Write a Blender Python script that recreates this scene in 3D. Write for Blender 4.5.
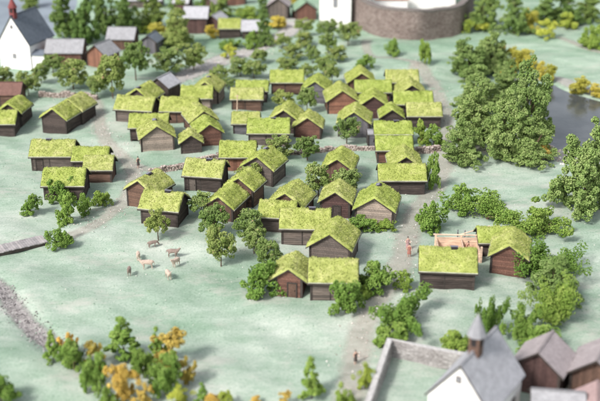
import bpy, math, random
import numpy as np
from mathutils import Vector, Matrix, noise
R = math.radians
random.seed(7); RNG = np.random.default_rng(11)
C = bpy.context.scene.collection
for o in list(bpy.data.objects): bpy.data.objects.remove(o, do_unlink=True)
sc = bpy.context.scene
# ------------------------------------------------------------------ camera
F = 1036.0; PITCH = R(23.0); CAMH = 52.7
cd = bpy.data.cameras.new('camera'); cam = bpy.data.objects.new('camera', cd); C.objects.link(cam)
cam.location = (0, 0, CAMH); cam.rotation_euler = (R(90) - PITCH, 0, 0)
cd.sensor_width = 36; cd.lens = F / 600 * 36; cd.clip_end = 2000
cd.dof.use_dof = True; cd.dof.focus_distance = 130; cd.dof.aperture_fstop = 0.064
sc.camera = cam
# ------------------------------------------------------------------ light
SUN_EL, SUN_AZ = R(43), R(-136)      # azimuth clockwise from +Y: the sun stands behind the viewer, to the left
w = bpy.data.worlds.new('World'); sc.world = w; w.use_nodes = True
nt = w.node_tree; bg = nt.nodes['Background']
sky = nt.nodes.new('ShaderNodeTexSky'); sky.sky_type = 'NISHITA'; sky.sun_disc = False
sky.sun_elevation = SUN_EL; sky.sun_rotation = SUN_AZ; sky.air_density = 1.0; sky.dust_density = 3.0; sky.ozone_density = 0.6
hs = nt.nodes.new('ShaderNodeHueSaturation'); hs.inputs['Saturation'].default_value = 0.35
nt.links.new(sky.outputs[0], hs.inputs['Color']); nt.links.new(hs.outputs[0], bg.inputs[0]); bg.inputs[1].default_value = 0.15
sd = bpy.data.lights.new('sun', 'SUN'); so = bpy.data.objects.new('sun', sd); C.objects.link(so)
sd.energy = 2.5; sd.angle = R(10); sd.color = (1.0, 0.965, 0.92)
sv = Vector((math.sin(SUN_AZ) * math.cos(SUN_EL), math.cos(SUN_AZ) * math.cos(SUN_EL), math.sin(SUN_EL)))
so.rotation_euler = sv.to_track_quat('Z', 'Y').to_euler(); so.location = (-60, 100, 90)
sc.view_settings.view_transform = 'Standard'; sc.view_settings.look = 'None'
sc.view_settings.exposure = 0.55; sc.view_settings.gamma = 1
sc.render.engine = 'CYCLES'; sc.render.resolution_x = 1024; sc.render.resolution_y = 684
# ------------------------------------------------------------------ projection
def ray_z(px, py, z):
    u = px - 300.0; v = py - 200.5
    d = Vector((u, F * math.cos(PITCH) - v * math.sin(PITCH), -F * math.sin(PITCH) - v * math.cos(PITCH)))
    t = (z - CAMH) / d.z
    return d.x * t, d.y * t
def sc_at(py): return 0.01747 * (py + 239.3)           # photo pixels per metre on the ground
def cosv(py): return math.cos(PITCH + math.atan((py - 200.5) / F))
def sinv(py): return math.sin(PITCH + math.atan((py - 200.5) / F))
# ------------------------------------------------------------------ terrain
def poly_world(pts, z=0): return np.array([ray_z(x, y, z) for x, y in pts])
RIVER = poly_world([(512,84),(530,83),(552,81),(575,92),(600,99),(640,104),(760,112),(800,200),(690,190),(640,168),(606,160),(576,154),(556,150),(545,140),(528,118),(516,100)])
LAKE = poly_world([(-120,36),(-20,38),(30,36),(56,35),(72,28),(76,8),(84,-20),(95,-60),(-160,-60)])
DITCH = poly_world([(-60,262),(-20,276),(0,288),(14,306),(30,322),(46,335),(60,346),(78,352)])
def seg_dist(P, A, B):
    AB = B - A; t = np.clip(((P - A) @ AB) / (AB @ AB), 0, 1)
    return np.linalg.norm(P - (A + t[:, None] * AB), axis=1)
def sdist(P, poly):
    d = np.full(len(P), 1e9); ins = np.zeros(len(P), bool); n = len(poly)
    for i in range(n):
        A, B = poly[i], poly[(i + 1) % n]
        d = np.minimum(d, seg_dist(P, A, B))
        c = (A[1] > P[:, 1]) != (B[1] > P[:, 1])
        with np.errstate(divide='ignore', invalid='ignore'):
            xi = A[0] + (P[:, 1] - A[1]) * (B[0] - A[0]) / (B[1] - A[1] if B[1] != A[1] else 1e-9)
        ins ^= c & (P[:, 0] < xi)
    return np.where(ins, -d, d)
def smooth(a, b, x):
    t = np.clip((x - a) / (b - a), 0, 1); return t * t * (3 - 2 * t)
def heights(P):
    x, y = P[:, 0], P[:, 1]
    h = (0.30 * np.sin(y * 0.40 + 0.9 * np.sin(x * 0.085) + 0.4) * (0.55 + 0.45 * np.sin(x * 0.051 + y * 0.037))
         + 0.28 * np.sin(x * 0.13 + y * 0.06 + 1.0) + 0.10 * np.sin(x * 0.37 - y * 0.24) + 0.07 * np.sin(x * 0.71 + y * 0.83)
         + 0.05 * np.sin(x * 1.9 + 2 * np.sin(y * 0.6)) * np.sin(y * 1.6))
    for poly in (RIVER, LAKE):
        s = smooth(-2.2, 1.2, sdist(P, poly)); h = h * s + (-1.5) * (1 - s)
    d = np.full(len(P), 1e9)
    for i in range(len(DITCH) - 1): d = np.minimum(d, seg_dist(P, DITCH[i], DITCH[i + 1]))
    return h - 0.55 * (1 - smooth(0.3, 2.4, d))
def hz(x, y): return float(heights(np.array([[x, y]]))[0])
def at(px, py):
    z = 0.0
    for _ in range(5):
        x, y = ray_z(px, py, z); z = hz(x, y)
    return Vector((x, y, z))
# ------------------------------------------------------------------ materials
def mat(name, rough=0.85):
    m = bpy.data.materials.new(name); m.use_nodes = True
    n = m.node_tree.nodes; b = n['Principled BSDF']; b.inputs['Roughness'].default_value = rough
    b.inputs['Specular IOR Level'].default_value = 0.25
    return m, m.node_tree, b
def N(t, kind, **kw):
    n = t.nodes.new(kind)
    for k, v in kw.items(): setattr(n, k, v)
    return n
def ramp(t, stops):
    r = t.nodes.new('ShaderNodeValToRGB'); e = r.color_ramp.elements
    while len(e) < len(stops): e.new(0.5)
    for i, (p, c) in enumerate(stops): e[i].position = p; e[i].color = (*c, 1)
    return r
def noise_tex(t, scale, detail=4, rough=0.6, vec=None, coord='Object'):
    n = t.nodes.new('ShaderNodeTexNoise'); n.inputs['Scale'].default_value = scale
    n.inputs['Detail'].default_value = detail; n.inputs['Roughness'].default_value = rough
    if vec is None:
        tc = t.nodes.new('ShaderNodeTexCoord'); vec = tc.outputs[coord]
    t.links.new(vec, n.inputs['Vector']); return n
def mix(t, a, b, fac, mode='MIX'):
    m = t.nodes.new('ShaderNodeMix'); m.data_type = 'RGBA'; m.blend_type = mode
    for s, v in ((6, a), (7, b)):
        if isinstance(v, tuple): m.inputs[s].default_value = (*v, 1)
        else: t.links.new(v, m.inputs[s])
    if isinstance(fac, float): m.inputs[0].default_value = fac
    else: t.links.new(fac, m.inputs[0])
    return m.outputs[2]
def bump(t, b, h, strength=0.5, dist=0.05):
    n = t.nodes.new('ShaderNodeBump'); n.inputs['Strength'].default_value = strength; n.inputs['Distance'].default_value = dist
    t.links.new(h, n.inputs['Height']); t.links.new(n.outputs[0], b.inputs['Normal'])
def attr(t, name):
    a = t.nodes.new('ShaderNodeAttribute'); a.attribute_name = name; return a.outputs['Fac']
def math_(t, op, a, b=None):
    m = t.nodes.new('ShaderNodeMath'); m.operation = op
    for i, v in enumerate((a, b)):
        if v is None: continue
        if isinstance(v, (int, float)): m.inputs[i].default_value = v
        else: t.links.new(v, m.inputs[i])
    return m.outputs[0]
def objrand(t):
    return t.nodes.new('ShaderNodeObjectInfo').outputs['Random']

def ground_mat():
    m, t, b = mat('ground_flock', 0.95)
    tc = N(t, 'ShaderNodeTexCoord').outputs['Object']
    mp = N(t, 'ShaderNodeMapping'); t.links.new(tc, mp.inputs[0]); mp.inputs['Scale'].default_value = (0.5, 1.0, 1.0)
    big = noise_tex(t, 0.085, 4, 0.65, mp.outputs[0]); mid = noise_tex(t, 0.6, 5, 0.7, mp.outputs[0]); fine = noise_tex(t, 4.6, 4, 0.8, tc)
    r1 = ramp(t, [(0.32, (0.225, 0.32, 0.24)), (0.5, (0.33, 0.405, 0.335)), (0.68, (0.48, 0.52, 0.465))])
    t.links.new(big.outputs['Fac'], r1.inputs[0])
    r2 = ramp(t, [(0.30, (0.74, 0.84, 0.76)), (0.5, (0.98, 0.99, 0.98)), (0.68, (1.18, 1.14, 1.15))])
    t.links.new(mid.outputs['Fac'], r2.inputs[0])
    c = mix(t, r1.outputs[0], r2.outputs[0], 0.8, 'MULTIPLY')
    r3 = ramp(t, [(0.34, (0.50, 0.62, 0.55)), (0.46, (0.97, 0.98, 0.97)), (0.57, (1, 1, 1)), (0.70, (1.5, 1.42, 1.42))])
    t.links.new(fine.outputs['Fac'], r3.inputs[0])
    c = mix(t, c, r3.outputs[0], 0.85, 'MULTIPLY')
    # worn earthy patches, with an outline of their own
    pat = noise_tex(t, 0.16, 6, 0.75, mp.outputs[0]); r4 = ramp(t, [(0.53, (0, 0, 0)), (0.64, (1, 1, 1))]); t.links.new(pat.outputs['Fac'], r4.inputs[0])
    pf = math_(t, 'MULTIPLY', r4.outputs[0], 0.45)
    c = mix(t, c, (0.50, 0.46, 0.43), pf)
    # greener flock on the far meadows, with light falloff painted in as darkening
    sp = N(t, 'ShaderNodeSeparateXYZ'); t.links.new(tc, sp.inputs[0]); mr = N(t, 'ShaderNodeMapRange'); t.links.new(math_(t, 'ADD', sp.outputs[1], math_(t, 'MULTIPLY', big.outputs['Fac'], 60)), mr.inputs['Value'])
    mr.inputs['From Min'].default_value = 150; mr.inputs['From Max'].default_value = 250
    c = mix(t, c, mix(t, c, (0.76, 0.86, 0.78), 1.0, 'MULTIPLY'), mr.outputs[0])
    t.links.new(c, b.inputs['Base Color'])
    bump(t, b, fine.outputs['Fac'], 0.6, 0.08)
    return m
def path_mat(name, c1, c2, edge=0.5):
    m, t, b = mat(name, 0.95)
    tc = N(t, 'ShaderNodeTexCoord').outputs['Object']
    n1 = noise_tex(t, 1.1, 6, 0.75, tc); n2 = noise_tex(t, 8, 3, 0.7, tc)
    r = ramp(t, [(0.35, c1), (0.62, c2)]); t.links.new(n1.outputs['Fac'], r.inputs[0])
    r3 = ramp(t, [(0.3, (0.5, 0.5, 0.5)), (0.48, (1, 1, 1)), (0.62, (1, 1, 1)), (0.72, (1.4, 1.4, 1.4))]); t.links.new(n2.outputs['Fac'], r3.inputs[0])
    c = mix(t, r.outputs[0], r3.outputs[0], 0.7, 'MULTIPLY'); t.links.new(c, b.inputs['Base Color'])
    bump(t, b, n2.outputs['Fac'], 0.6, 0.06)
    e = attr(t, 'edge')                                 # 0 at the rim, 1 in the middle
    n3 = noise_tex(t, 0.9, 7, 0.8, tc)
    a = math_(t, 'ADD', math_(t, 'MULTIPLY', e, 1.25), math_(t, 'SUBTRACT', n3.outputs['Fac'], 0.92))
    ra = N(t, 'ShaderNodeMapRange'); ra.inputs['From Min'].default_value = -0.12; ra.inputs['From Max'].default_value = 0.34; ra.inputs['To Max'].default_value = edge
    t.links.new(a, ra.inputs['Value']); t.links.new(ra.outputs[0], b.inputs['Alpha'])
    return m
def foliage_mat(name, dark, midc, light, spot=None, spotn=0.86):
    m, t, b = mat(name, 0.8)
    tint = attr(t, 'tint'); r = ramp(t, [(0.0, dark), (0.5, midc), (1.0, light)]); t.links.new(tint, r.inputs[0])
    c = r.outputs[0]
    rr = ramp(t, [(0.0, (0.72, 0.80, 0.72)), (0.5, (1, 1, 1)), (1.0, (1.25, 1.12, 1.0))]); t.links.new(objrand(t), rr.inputs[0])
    c = mix(t, c, rr.outputs[0], 1.0, 'MULTIPLY')
    if spot:
        s = math_(t, 'GREATER_THAN', tint, spotn); c = mix(t, c, spot, s)
    t.links.new(c, b.inputs['Base Color']); tr = N(t, 'ShaderNodeBsdfTranslucent'); t.links.new(c, tr.inputs[0])
    ms = N(t, 'ShaderNodeMixShader'); ms.inputs[0].default_value = 0.2; t.links.new(b.outputs[0], ms.inputs[1]); t.links.new(tr.outputs[0], ms.inputs[2])
    t.links.new(ms.outputs[0], t.nodes['Material Output'].inputs[0]); return m
def moss_mat():
    m, t, b = mat('turf_roof', 0.9)
    tc = N(t, 'ShaderNodeTexCoord').outputs['Object']
    rnd = objrand(t); comb = N(t, 'ShaderNodeVectorMath', operation='ADD'); t.links.new(tc, comb.inputs[0])
    sc_ = math_(t, 'MULTIPLY', rnd, 50); t.links.new(sc_, comb.inputs[1])
    n1 = noise_tex(t, 0.9, 4, 0.7, comb.outputs[0]); n2 = noise_tex(t, 9.0, 4, 0.75, comb.outputs[0])
    r = ramp(t, [(0.26, (0.22, 0.26, 0.055)), (0.5, (0.355, 0.40, 0.105)), (0.74, (0.50, 0.50, 0.20))]); t.links.new(n1.outputs['Fac'], r.inputs[0])
    r2 = ramp(t, [(0.30, (0.55, 0.60, 0.50)), (0.5, (0.96, 0.97, 0.93)), (0.70, (1.2, 1.17, 1.25))]); t.links.new(n2.outputs['Fac'], r2.inputs[0])
    c = mix(t, r.outputs[0], r2.outputs[0], 0.75, 'MULTIPLY')
    r3 = ramp(t, [(0, (0.55, 0.66, 0.4)), (0.45, (1, 1, 1)), (1, (1.35, 1.28, 1.5))]); t.links.new(attr(t, 'tint'), r3.inputs[0])
    c = mix(t, c, r3.outputs[0], 0.8, 'MULTIPLY')
    rr = ramp(t, [(0.0, (0.90, 0.97, 0.85)), (0.5, (1, 1, 1)), (1.0, (1.08, 1.03, 1.3))]); t.links.new(rnd, rr.inputs[0])
    c = mix(t, c, rr.outputs[0], 1.0, 'MULTIPLY')
    t.links.new(c, b.inputs['Base Color']); bump(t, b, n2.outputs['Fac'], 0.7, 0.1)
    return m
def wood_mat(name, col, var=0.5, sx=(0.7, 6, 6)):
    m, t, b = mat(name, 0.8)
    tc = N(t, 'ShaderNodeTexCoord').outputs['Object']
    mp = N(t, 'ShaderNodeMapping'); mp.inputs['Scale'].default_value = sx; t.links.new(tc, mp.inputs[0])
    n1 = noise_tex(t, 1.3, 5, 0.7, mp.outputs[0]); n2 = noise_tex(t, 0.8, 3, 0.6, tc)
    r = ramp(t, [(0.3, tuple(x * (1 - var) for x in col)), (0.52, col), (0.75, tuple(min(1, x * (1 + var) + 0.02) for x in col))]); t.links.new(n1.outputs['Fac'], r.inputs[0])
    r2 = ramp(t, [(0, (0.68, 0.68, 0.68)), (0.5, (1, 1, 1)), (1, (1.32, 1.28, 1.25))]); t.links.new(attr(t, 'tint'), r2.inputs[0])
    c = mix(t, r.outputs[0], r2.outputs[0], 0.85, 'MULTIPLY')
    r3 = ramp(t, [(0.35, (0.8, 0.8, 0.8)), (0.65, (1.2, 1.18, 1.15))]); t.links.new(n2.outputs['Fac'], r3.inputs[0])
    c = mix(t, c, r3.outputs[0], 0.6, 'MULTIPLY')
    t.links.new(c, b.inputs['Base Color']); bump(t, b, n1.outputs['Fac'], 0.35, 0.03); return m
def plaster_mat(name, col):
    m, t, b = mat(name, 0.9)
    n1 = noise_tex(t, 1.2, 6, 0.7); r = ramp(t, [(0.3, tuple(x * 0.86 for x in col)), (0.6, col)]); t.links.new(n1.outputs['Fac'], r.inputs[0])
    t.links.new(r.outputs[0], b.inputs['Base Color']); n2 = noise_tex(t, 9, 4, 0.7); bump(t, b, n2.outputs['Fac'], 0.4, 0.04); return m
def stone_mat(name, cols, scale=2.2):
    m, t, b = mat(name, 0.9)
    tc = N(t, 'ShaderNodeTexCoord').outputs['Object']
    mp = N(t, 'ShaderNodeMapping'); mp.inputs['Scale'].default_value = (1, 1, 1.9); t.links.new(tc, mp.inputs[0])
    v = N(t, 'ShaderNodeTexVoronoi'); v.inputs['Scale'].default_value = scale; t.links.new(mp.outputs[0], v.inputs['Vector'])
    v2 = N(t, 'ShaderNodeTexVoronoi', feature='DISTANCE_TO_EDGE'); v2.inputs['Scale'].default_value = scale; t.links.new(mp.outputs[0], v2.inputs['Vector'])
    sep = N(t, 'ShaderNodeSeparateColor'); t.links.new(v.outputs['Color'], sep.inputs[0])
    r = ramp(t, [(0, cols[0]), (0.5, cols[1]), (1, cols[2])]); t.links.new(sep.outputs[0], r.inputs[0])
    r2 = ramp(t, [(0, (0.45, 0.43, 0.42)), (0.09, (1, 1, 1))]); t.links.new(v2.outputs['Distance'], r2.inputs[0])
    c = mix(t, r.outputs[0], r2.outputs[0], 0.8, 'MULTIPLY')
    n1 = noise_tex(t, 0.35, 5, 0.7, tc); r3 = ramp(t, [(0.35, (0.75, 0.7, 0.68)), (0.65, (1.25, 1.22, 1.2))]); t.links.new(n1.outputs['Fac'], r3.inputs[0])
    c = mix(t, c, r3.outputs[0], 0.8, 'MULTIPLY')
    t.links.new(c, b.inputs['Base Color']); bump(t, b, r2.outputs[0], 0.5, 0.06); return m
def pebble_mat(name, cols):
    m, t, b = mat(name, 0.9)
    r = ramp(t, [(i / (len(cols) - 1), c) for i, c in enumerate(cols)]); t.links.new(attr(t, 'tint'), r.inputs[0])
    t.links.new(r.outputs[0], b.inputs['Base Color']); return m
def plain(name, col, rough=0.7, metal=0.0):
    m, t, b = mat(name, rough); b.inputs['Metallic'].default_value = metal
    n1 = noise_tex(t, 3, 4, 0.6); r = ramp(t, [(0.35, tuple(x * 0.8 for x in col)), (0.65, tuple(min(1, x * 1.15) for x in col))])
    t.links.new(n1.outputs['Fac'], r.inputs[0]); t.links.new(r.outputs[0], b.inputs['Base Color']); return m
def water_mat(name, c1, c2):
    m, t, b = mat(name, 0.12); b.inputs['Specular IOR Level'].default_value = 0.5
    n1 = noise_tex(t, 0.09, 4, 0.6); r = ramp(t, [(0.4, c1), (0.56, c2)]); t.links.new(n1.outputs['Fac'], r.inputs[0])
    t.links.new(r.outputs[0], b.inputs['Base Color'])
    n2 = noise_tex(t, 1.6, 3, 0.6); bump(t, b, n2.outputs['Fac'], 0.25, 0.08); return m
def roof_mat(name, col, rows=2.6):
    m, t, b = mat(name, 0.75)
    tc = N(t, 'ShaderNodeTexCoord').outputs['Object']
    n1 = noise_tex(t, 1.6, 5, 0.7, tc)
    br = N(t, 'ShaderNodeTexBrick'); br.inputs['Scale'].default_value = rows; br.inputs['Color1'].default_value = (0.85, 0.85, 0.85, 1); br.inputs['Color2'].default_value = (1.12, 1.12, 1.12, 1)
    br.inputs['Mortar'].default_value = (0.55, 0.55, 0.55, 1); br.inputs['Mortar Size'].default_value = 0.02
    uv = N(t, 'ShaderNodeUVMap', uv_map='UVMap'); t.links.new(uv.outputs[0], br.inputs['Vector'])
    r = ramp(t, [(0.3, tuple(x * 0.78 for x in col)), (0.68, tuple(min(1, x * 1.15) for x in col))]); t.links.new(n1.outputs['Fac'], r.inputs[0])
    c = mix(t, r.outputs[0], br.outputs['Color'], 0.8, 'MULTIPLY'); t.links.new(c, b.inputs['Base Color'])
    bump(t, b, br.outputs['Fac'], -0.4, 0.05); return m
M = {}
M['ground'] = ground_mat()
M['path'] = path_mat('earth_path', (0.42, 0.355, 0.31), (0.58, 0.535, 0.485), 0.45)
M['road'] = path_mat('grey_road', (0.34, 0.32, 0.30), (0.52, 0.50, 0.49), 0.9)
M['ditch'] = path_mat('stony_ditch', (0.17, 0.16, 0.155), (0.46, 0.43, 0.42), 0.85)
M['bank'] = path_mat('pale_bank', (0.33, 0.31, 0.29), (0.55, 0.53, 0.50), 0.7)
M['river'] = water_mat('river_water', (0.028, 0.034, 0.036), (0.075, 0.082, 0.085))
M['lake'] = water_mat('lake_water', (0.17, 0.20, 0.235), (0.23, 0.27, 0.31)); M['lake'].node_tree.nodes['Principled BSDF'].inputs['Roughness'].default_value = 0.55
M['moss'] = moss_mat()
WALLC = {'dark': (0.070, 0.055, 0.050), 'grey': (0.135, 0.112, 0.10), 'brown': (0.135, 0.082, 0.062), 'red': (0.150, 0.078, 0.060),
         'orange': (0.235, 0.115, 0.08), 'pale': (0.32, 0.265, 0.225), 'slate': (0.14, 0.135, 0.15), 'plum': (0.095, 0.056, 0.052), 'raw': (0.62, 0.46, 0.35)}
for k, c in WALLC.items(): M['w_' + k] = wood_mat(k + '_timber', tuple(min(.8, q * (1.0 if k in ('raw',) else 0.98)) for q in c), .42)
M['trim'] = wood_mat('dark_trim', (0.052, 0.043, 0.039)); M['log_pale'] = wood_mat('weathered_log', (0.34, 0.35, 0.27))
M['white'] = plaster_mat('white_plaster', (0.88, 0.85, 0.84)); M['hole'] = plain('dark_opening', (0.03, 0.027, 0.028), 0.9)
M['lid'] = wood_mat('grey_lid', (0.20, 0.20, 0.25)); M['glass'] = plain('dull_pane', (0.30, 0.31, 0.34), 0.3)
M['r_slate'] = roof_mat('slate_roof', (0.155, 0.18, 0.215)); M['r_grey'] = roof_mat('grey_shingle', (0.33, 0.33, 0.345)); M['r_lilac'] = roof_mat('lilac_shingle', (0.37, 0.325, 0.33))
M['r_brown'] = roof_mat('brown_shingle', (0.175, 0.095, 0.078)); M['r_red'] = roof_mat('red_tile', (0.60, 0.17, 0.10)); M['r_pink'] = roof_mat('pink_shingle', (0.42, 0.30, 0.29))
M['r_pale'] = roof_mat('pale_slate', (0.43, 0.43, 0.46)); M['r_green'] = roof_mat('green_roof', (0.22, 0.33, 0.22))
M['redpaint'] = wood_mat('red_turret', (0.20, 0.055, 0.055))
M['castle'] = stone_mat('castle_stone', [(0.15, 0.115, 0.105), (0.22, 0.18, 0.165), (0.29, 0.25, 0.23)], 3.0)
M['yard'] = stone_mat('yard_stone', [(0.26, 0.25, 0.25), (0.33, 0.32, 0.32), (0.42, 0.41, 0.41)], 2.4)
M['peb'] = pebble_mat('pebbles', [(0.25, 0.20, 0.18), (0.50, 0.41, 0.37), (0.72, 0.64, 0.60), (0.80, 0.78, 0.76)])
M['peb_dark'] = pebble_mat('ditch_stones', [(0.10, 0.09, 0.09), (0.24, 0.22, 0.22), (0.45, 0.42, 0.42)])
M['drywall'] = pebble_mat('dry_wall_stones', [(0.16, 0.125, 0.11), (0.30, 0.24, 0.21), (0.42, 0.35, 0.31), (0.52, 0.46, 0.42)])
M['turfbit'] = pebble_mat('turf_tufts', [(0.17, 0.27, 0.19), (0.28, 0.38, 0.29), (0.44, 0.49, 0.42), (0.56, 0.54, 0.50)])
M['bark'] = wood_mat('bark', (0.13, 0.085, 0.06)); M['deck'] = wood_mat('grey_planks', (0.30, 0.285, 0.29), 0.4)
M['f_orch'] = foliage_mat('orchard_leaves', (0.10, 0.17, 0.035), (0.22, 0.31, 0.085), (0.42, 0.49, 0.20), (0.50, 0.32, 0.20), 0.95)
M['f_bush'] = foliage_mat('fresh_leaves', (0.10, 0.19, 0.03), (0.21, 0.34, 0.065), (0.38, 0.50, 0.14))
M['f_tall'] = foliage_mat('sage_leaves', (0.12, 0.20, 0.05), (0.25, 0.35, 0.105), (0.46, 0.54, 0.22))
M['f_far'] = foliage_mat('deep_leaves', (0.085, 0.16, 0.04), (0.18, 0.28, 0.075), (0.32, 0.42, 0.14))
M['f_yel'] = foliage_mat('yellow_leaves', (0.34, 0.31, 0.04), (0.56, 0.50, 0.08), (0.72, 0.66, 0.20))
M['f_ora'] = foliage_mat('orange_leaves', (0.38, 0.27, 0.05), (0.62, 0.43, 0.10), (0.70, 0.60, 0.18))
M['f_lime'] = foliage_mat('lime_leaves', (0.25, 0.34, 0.04), (0.42, 0.50, 0.08), (0.58, 0.62, 0.18))
M['wool'] = plain('pale_wool', (0.52, 0.41, 0.34), 0.95); M['wool_dark'] = plain('brown_wool', (0.25, 0.19, 0.165), 0.95)
M['skin'] = plain('skin', (0.55, 0.34, 0.26), 0.6)
for k, c in {'tan': (0.42, 0.27, 0.20), 'darkcloth': (0.08, 0.065, 0.06), 'rust': (0.34, 0.15, 0.12), 'cream': (0.60, 0.50, 0.44), 'mauve': (0.38, 0.24, 0.24)}.items(): M[k] = plain(k + '_cloth', c, 0.9)
# ------------------------------------------------------------------ objects
def tag(o, label=None, cat=None, group=None, kind=None):
    if label: o['label'] = label
    if cat: o['category'] = cat
    if group: o['group'] = group
    if kind: o['kind'] = kind
    return o
def empty(name, loc, rz=0, **kw):
    o = bpy.data.objects.new(name, None); C.objects.link(o); o.location = loc; o.rotation_euler = (0, 0, rz); o.empty_display_size = 0.3
    return tag(o, **kw)
def mesh_np(name, V, Fc, tint=None, smooth_=False):
    me = bpy.data.meshes.new(name); V = np.asarray(V, np.float32); Fc = np.asarray(Fc, np.int32); k = Fc.shape[1]
    me.vertices.add(len(V)); me.vertices.foreach_set('co', V.ravel())
    me.loops.add(Fc.size); me.loops.foreach_set('vertex_index', Fc.ravel())
    me.polygons.add(len(Fc)); me.polygons.foreach_set('loop_start', np.arange(0, Fc.size, k, dtype=np.int32)); me.polygons.foreach_set('loop_total', np.full(len(Fc), k, np.int32))
    if smooth_: me.polygons.foreach_set('use_smooth', np.ones(len(Fc), bool))
    me.update(calc_edges=True); me.validate()
    if tint is not None:
        a = me.attributes.new('tint', 'FLOAT', 'FACE'); a.data.foreach_set('value', np.asarray(tint, np.float32))
    return me
def link(name, me, m, parent=None):
    o = bpy.data.objects.new(name, me); C.objects.link(o)
    if m is not None and not me.materials: me.materials.append(m)
    if parent: o.parent = parent
    return o
class MB:
    def __init__(s): s.v = []; s.f = []; s.t = []; s.uv = {}
    def hexa(s, p, t=0.5):                                # 8 points: bottom quad then top quad
        n = len(s.v); s.v += [tuple(q) for q in p]
        for f in ((3, 2, 1, 0), (4, 5, 6, 7), (0, 1, 5, 4), (1, 2, 6, 5), (2, 3, 7, 6), (3, 0, 4, 7)):
            s.f.append(tuple(n + i for i in f)); s.t.append(t)
    def box(s, x0, x1, y0, y1, z0, z1, t=0.5):
        s.hexa([(x0, y0, z0), (x1, y0, z0), (x1, y1, z0), (x0, y1, z0), (x0, y0, z1), (x1, y0, z1), (x1, y1, z1), (x0, y1, z1)], t)
    def bar(s, a, b, r, n=6, t=0.5, r2=None):
        a, b = Vector(a), Vector(b); d = (b - a).normalized(); u = d.orthogonal().normalized(); w_ = d.cross(u); r2 = r if r2 is None else r2
        i0 = len(s.v)
        for q, rr in ((a, r), (b, r2)):
            for k in range(n):
                th = 2 * math.pi * k / n; s.v.append(tuple(q + (u * math.cos(th) + w_ * math.sin(th)) * rr))
        for k in range(n):
            s.f.append((i0 + k, i0 + (k + 1) % n, i0 + n + (k + 1) % n, i0 + n + k)); s.t.append(t)
        s.f.append(tuple(i0 + k for k in reversed(range(n)))); s.t.append(t); s.f.append(tuple(i0 + n + k for k in range(n))); s.t.append(t)
    def build(s, name, m, parent=None, bev=0):
        me = bpy.data.meshes.new(name); me.from_pydata(s.v, [], s.f); me.update()
        a = me.attributes.new('tint', 'FLOAT', 'FACE'); a.data.foreach_set('value', s.t)
        o = link(name, me, m, parent)
        if bev:
            bm_ = o.modifiers.new('bevel', 'BEVEL'); bm_.width = bev; bm_.segments = 2; bm_.limit_method = 'ANGLE'
        return o
def rt(): return random.random()
# ---- the setting
def axis(lo, hi, a, b, step):
    out = list(np.arange(a, b + 1e-6, step)); s = step; x = out[-1]
    while x < hi: s *= 1.25; x += s; out.append(x)
    s = step; x = out[0]; pre = []
    while x > lo: s *= 1.25; x -= s; pre.append(x)
    return np.array(pre[::-1] + out)
gx = axis(-320, 320, -88, 88, 0.6); gy = axis(30, 700, 76, 262, 0.6)
X, Y = np.meshgrid(gx, gy); P = np.stack([X.ravel(), Y.ravel()], 1); H = heights(P)
V = np.column_stack([P, H]); nx, ny = len(gx), len(gy)
ii = (np.arange(ny - 1)[:, None] * nx + np.arange(nx - 1)[None]).ravel()
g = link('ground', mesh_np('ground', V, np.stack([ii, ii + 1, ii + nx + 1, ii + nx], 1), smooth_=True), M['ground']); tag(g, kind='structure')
def water(name, poly, z, m):
    c = poly.mean(0); q = c + (poly - c) * 1.03
    me = bpy.data.meshes.new(name); me.from_pydata([(x, y, z) for x, y in q], [], [tuple(range(len(q)))]); me.update()
    tag(link(name, me, m), kind='structure')
water('river', RIVER, -0.55, M['river']); water('lake', LAKE, -0.55, M['lake'])
def spline(pts, n):
    P_ = [Vector(p) for p in pts]; P_ = [P_[0] * 2 - P_[1]] + P_ + [P_[-1] * 2 - P_[-2]]; out = []
    for i in range(1, len(P_) - 2):
        a, b, c, d = P_[i - 1:i + 3]
        for k in range(n):
            t = k / n; out.append(0.5 * ((2 * b) + (c - a) * t + (2 * a - 5 * b + 4 * c - d) * t * t + (3 * b - a - 3 * c + d) * t ** 3))
    out.append(P_[-2]); return out
def ribbon(name, pts, width, m, lift=0.03):
    Q = spline([(*ray_z(x, y, 0),) for x, y in pts], 10); V = []; E = []; Fc = []; K = 9
    for i, p in enumerate(Q):
        d = (Q[min(i + 1, len(Q) - 1)] - Q[max(i - 1, 0)]).normalized(); nn = Vector((-d.y, d.x))
        for k in range(K):
            u = k / (K - 1) * 2 - 1; q = p + nn * u * width * (0.5 + 0.12 * noise.noise((p.x * .2, p.y * .2, 3)))
            V.append((q.x, q.y)); end = min(i, len(Q) - 1 - i) / 9; E.append(min(1 - abs(u), end) if end < 1 else 1 - abs(u))
    V = np.array(V); V = np.column_stack([V, heights(V) + lift])
    for i in range(len(Q) - 1):
        for k in range(K - 1): a = i * K + k; Fc.append((a, a + 1, a + K + 1, a + K))
    me = mesh_np(name, V, Fc, smooth_=True); at_ = me.attributes.new('edge', 'FLOAT', 'POINT'); at_.data.foreach_set('value', np.array(E, np.float32))
    return tag(link(name, me, m), kind='structure'), Q
ribbon('path', [(410,58),(424,72),(437,95),(446,122),(444,145),(443,165),(438,182),(428,197),(417,208),(411,222),(407,242),(401,264),(390,286),(373,308),(362,332),(356,358),(350,398),(345,440)], 4.4, M['path'], 0.03)
ribbon('path', [(58,95),(92,100),(98,114),(101,130),(110,146),(126,160),(134,176),(128,193),(116,206),(100,220),(82,231),(50,241)], 3.6, M['path'], 0.035)
ribbon('path', [(124,160),(150,170),(176,167),(205,162),(225,160)], 2.6, M['path'], 0.045)
ribbon('road', [(150,92),(176,80),(205,66),(240,52),(272,42),(292,28),(300,12)], 8.0, M['road'], 0.03)
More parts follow.
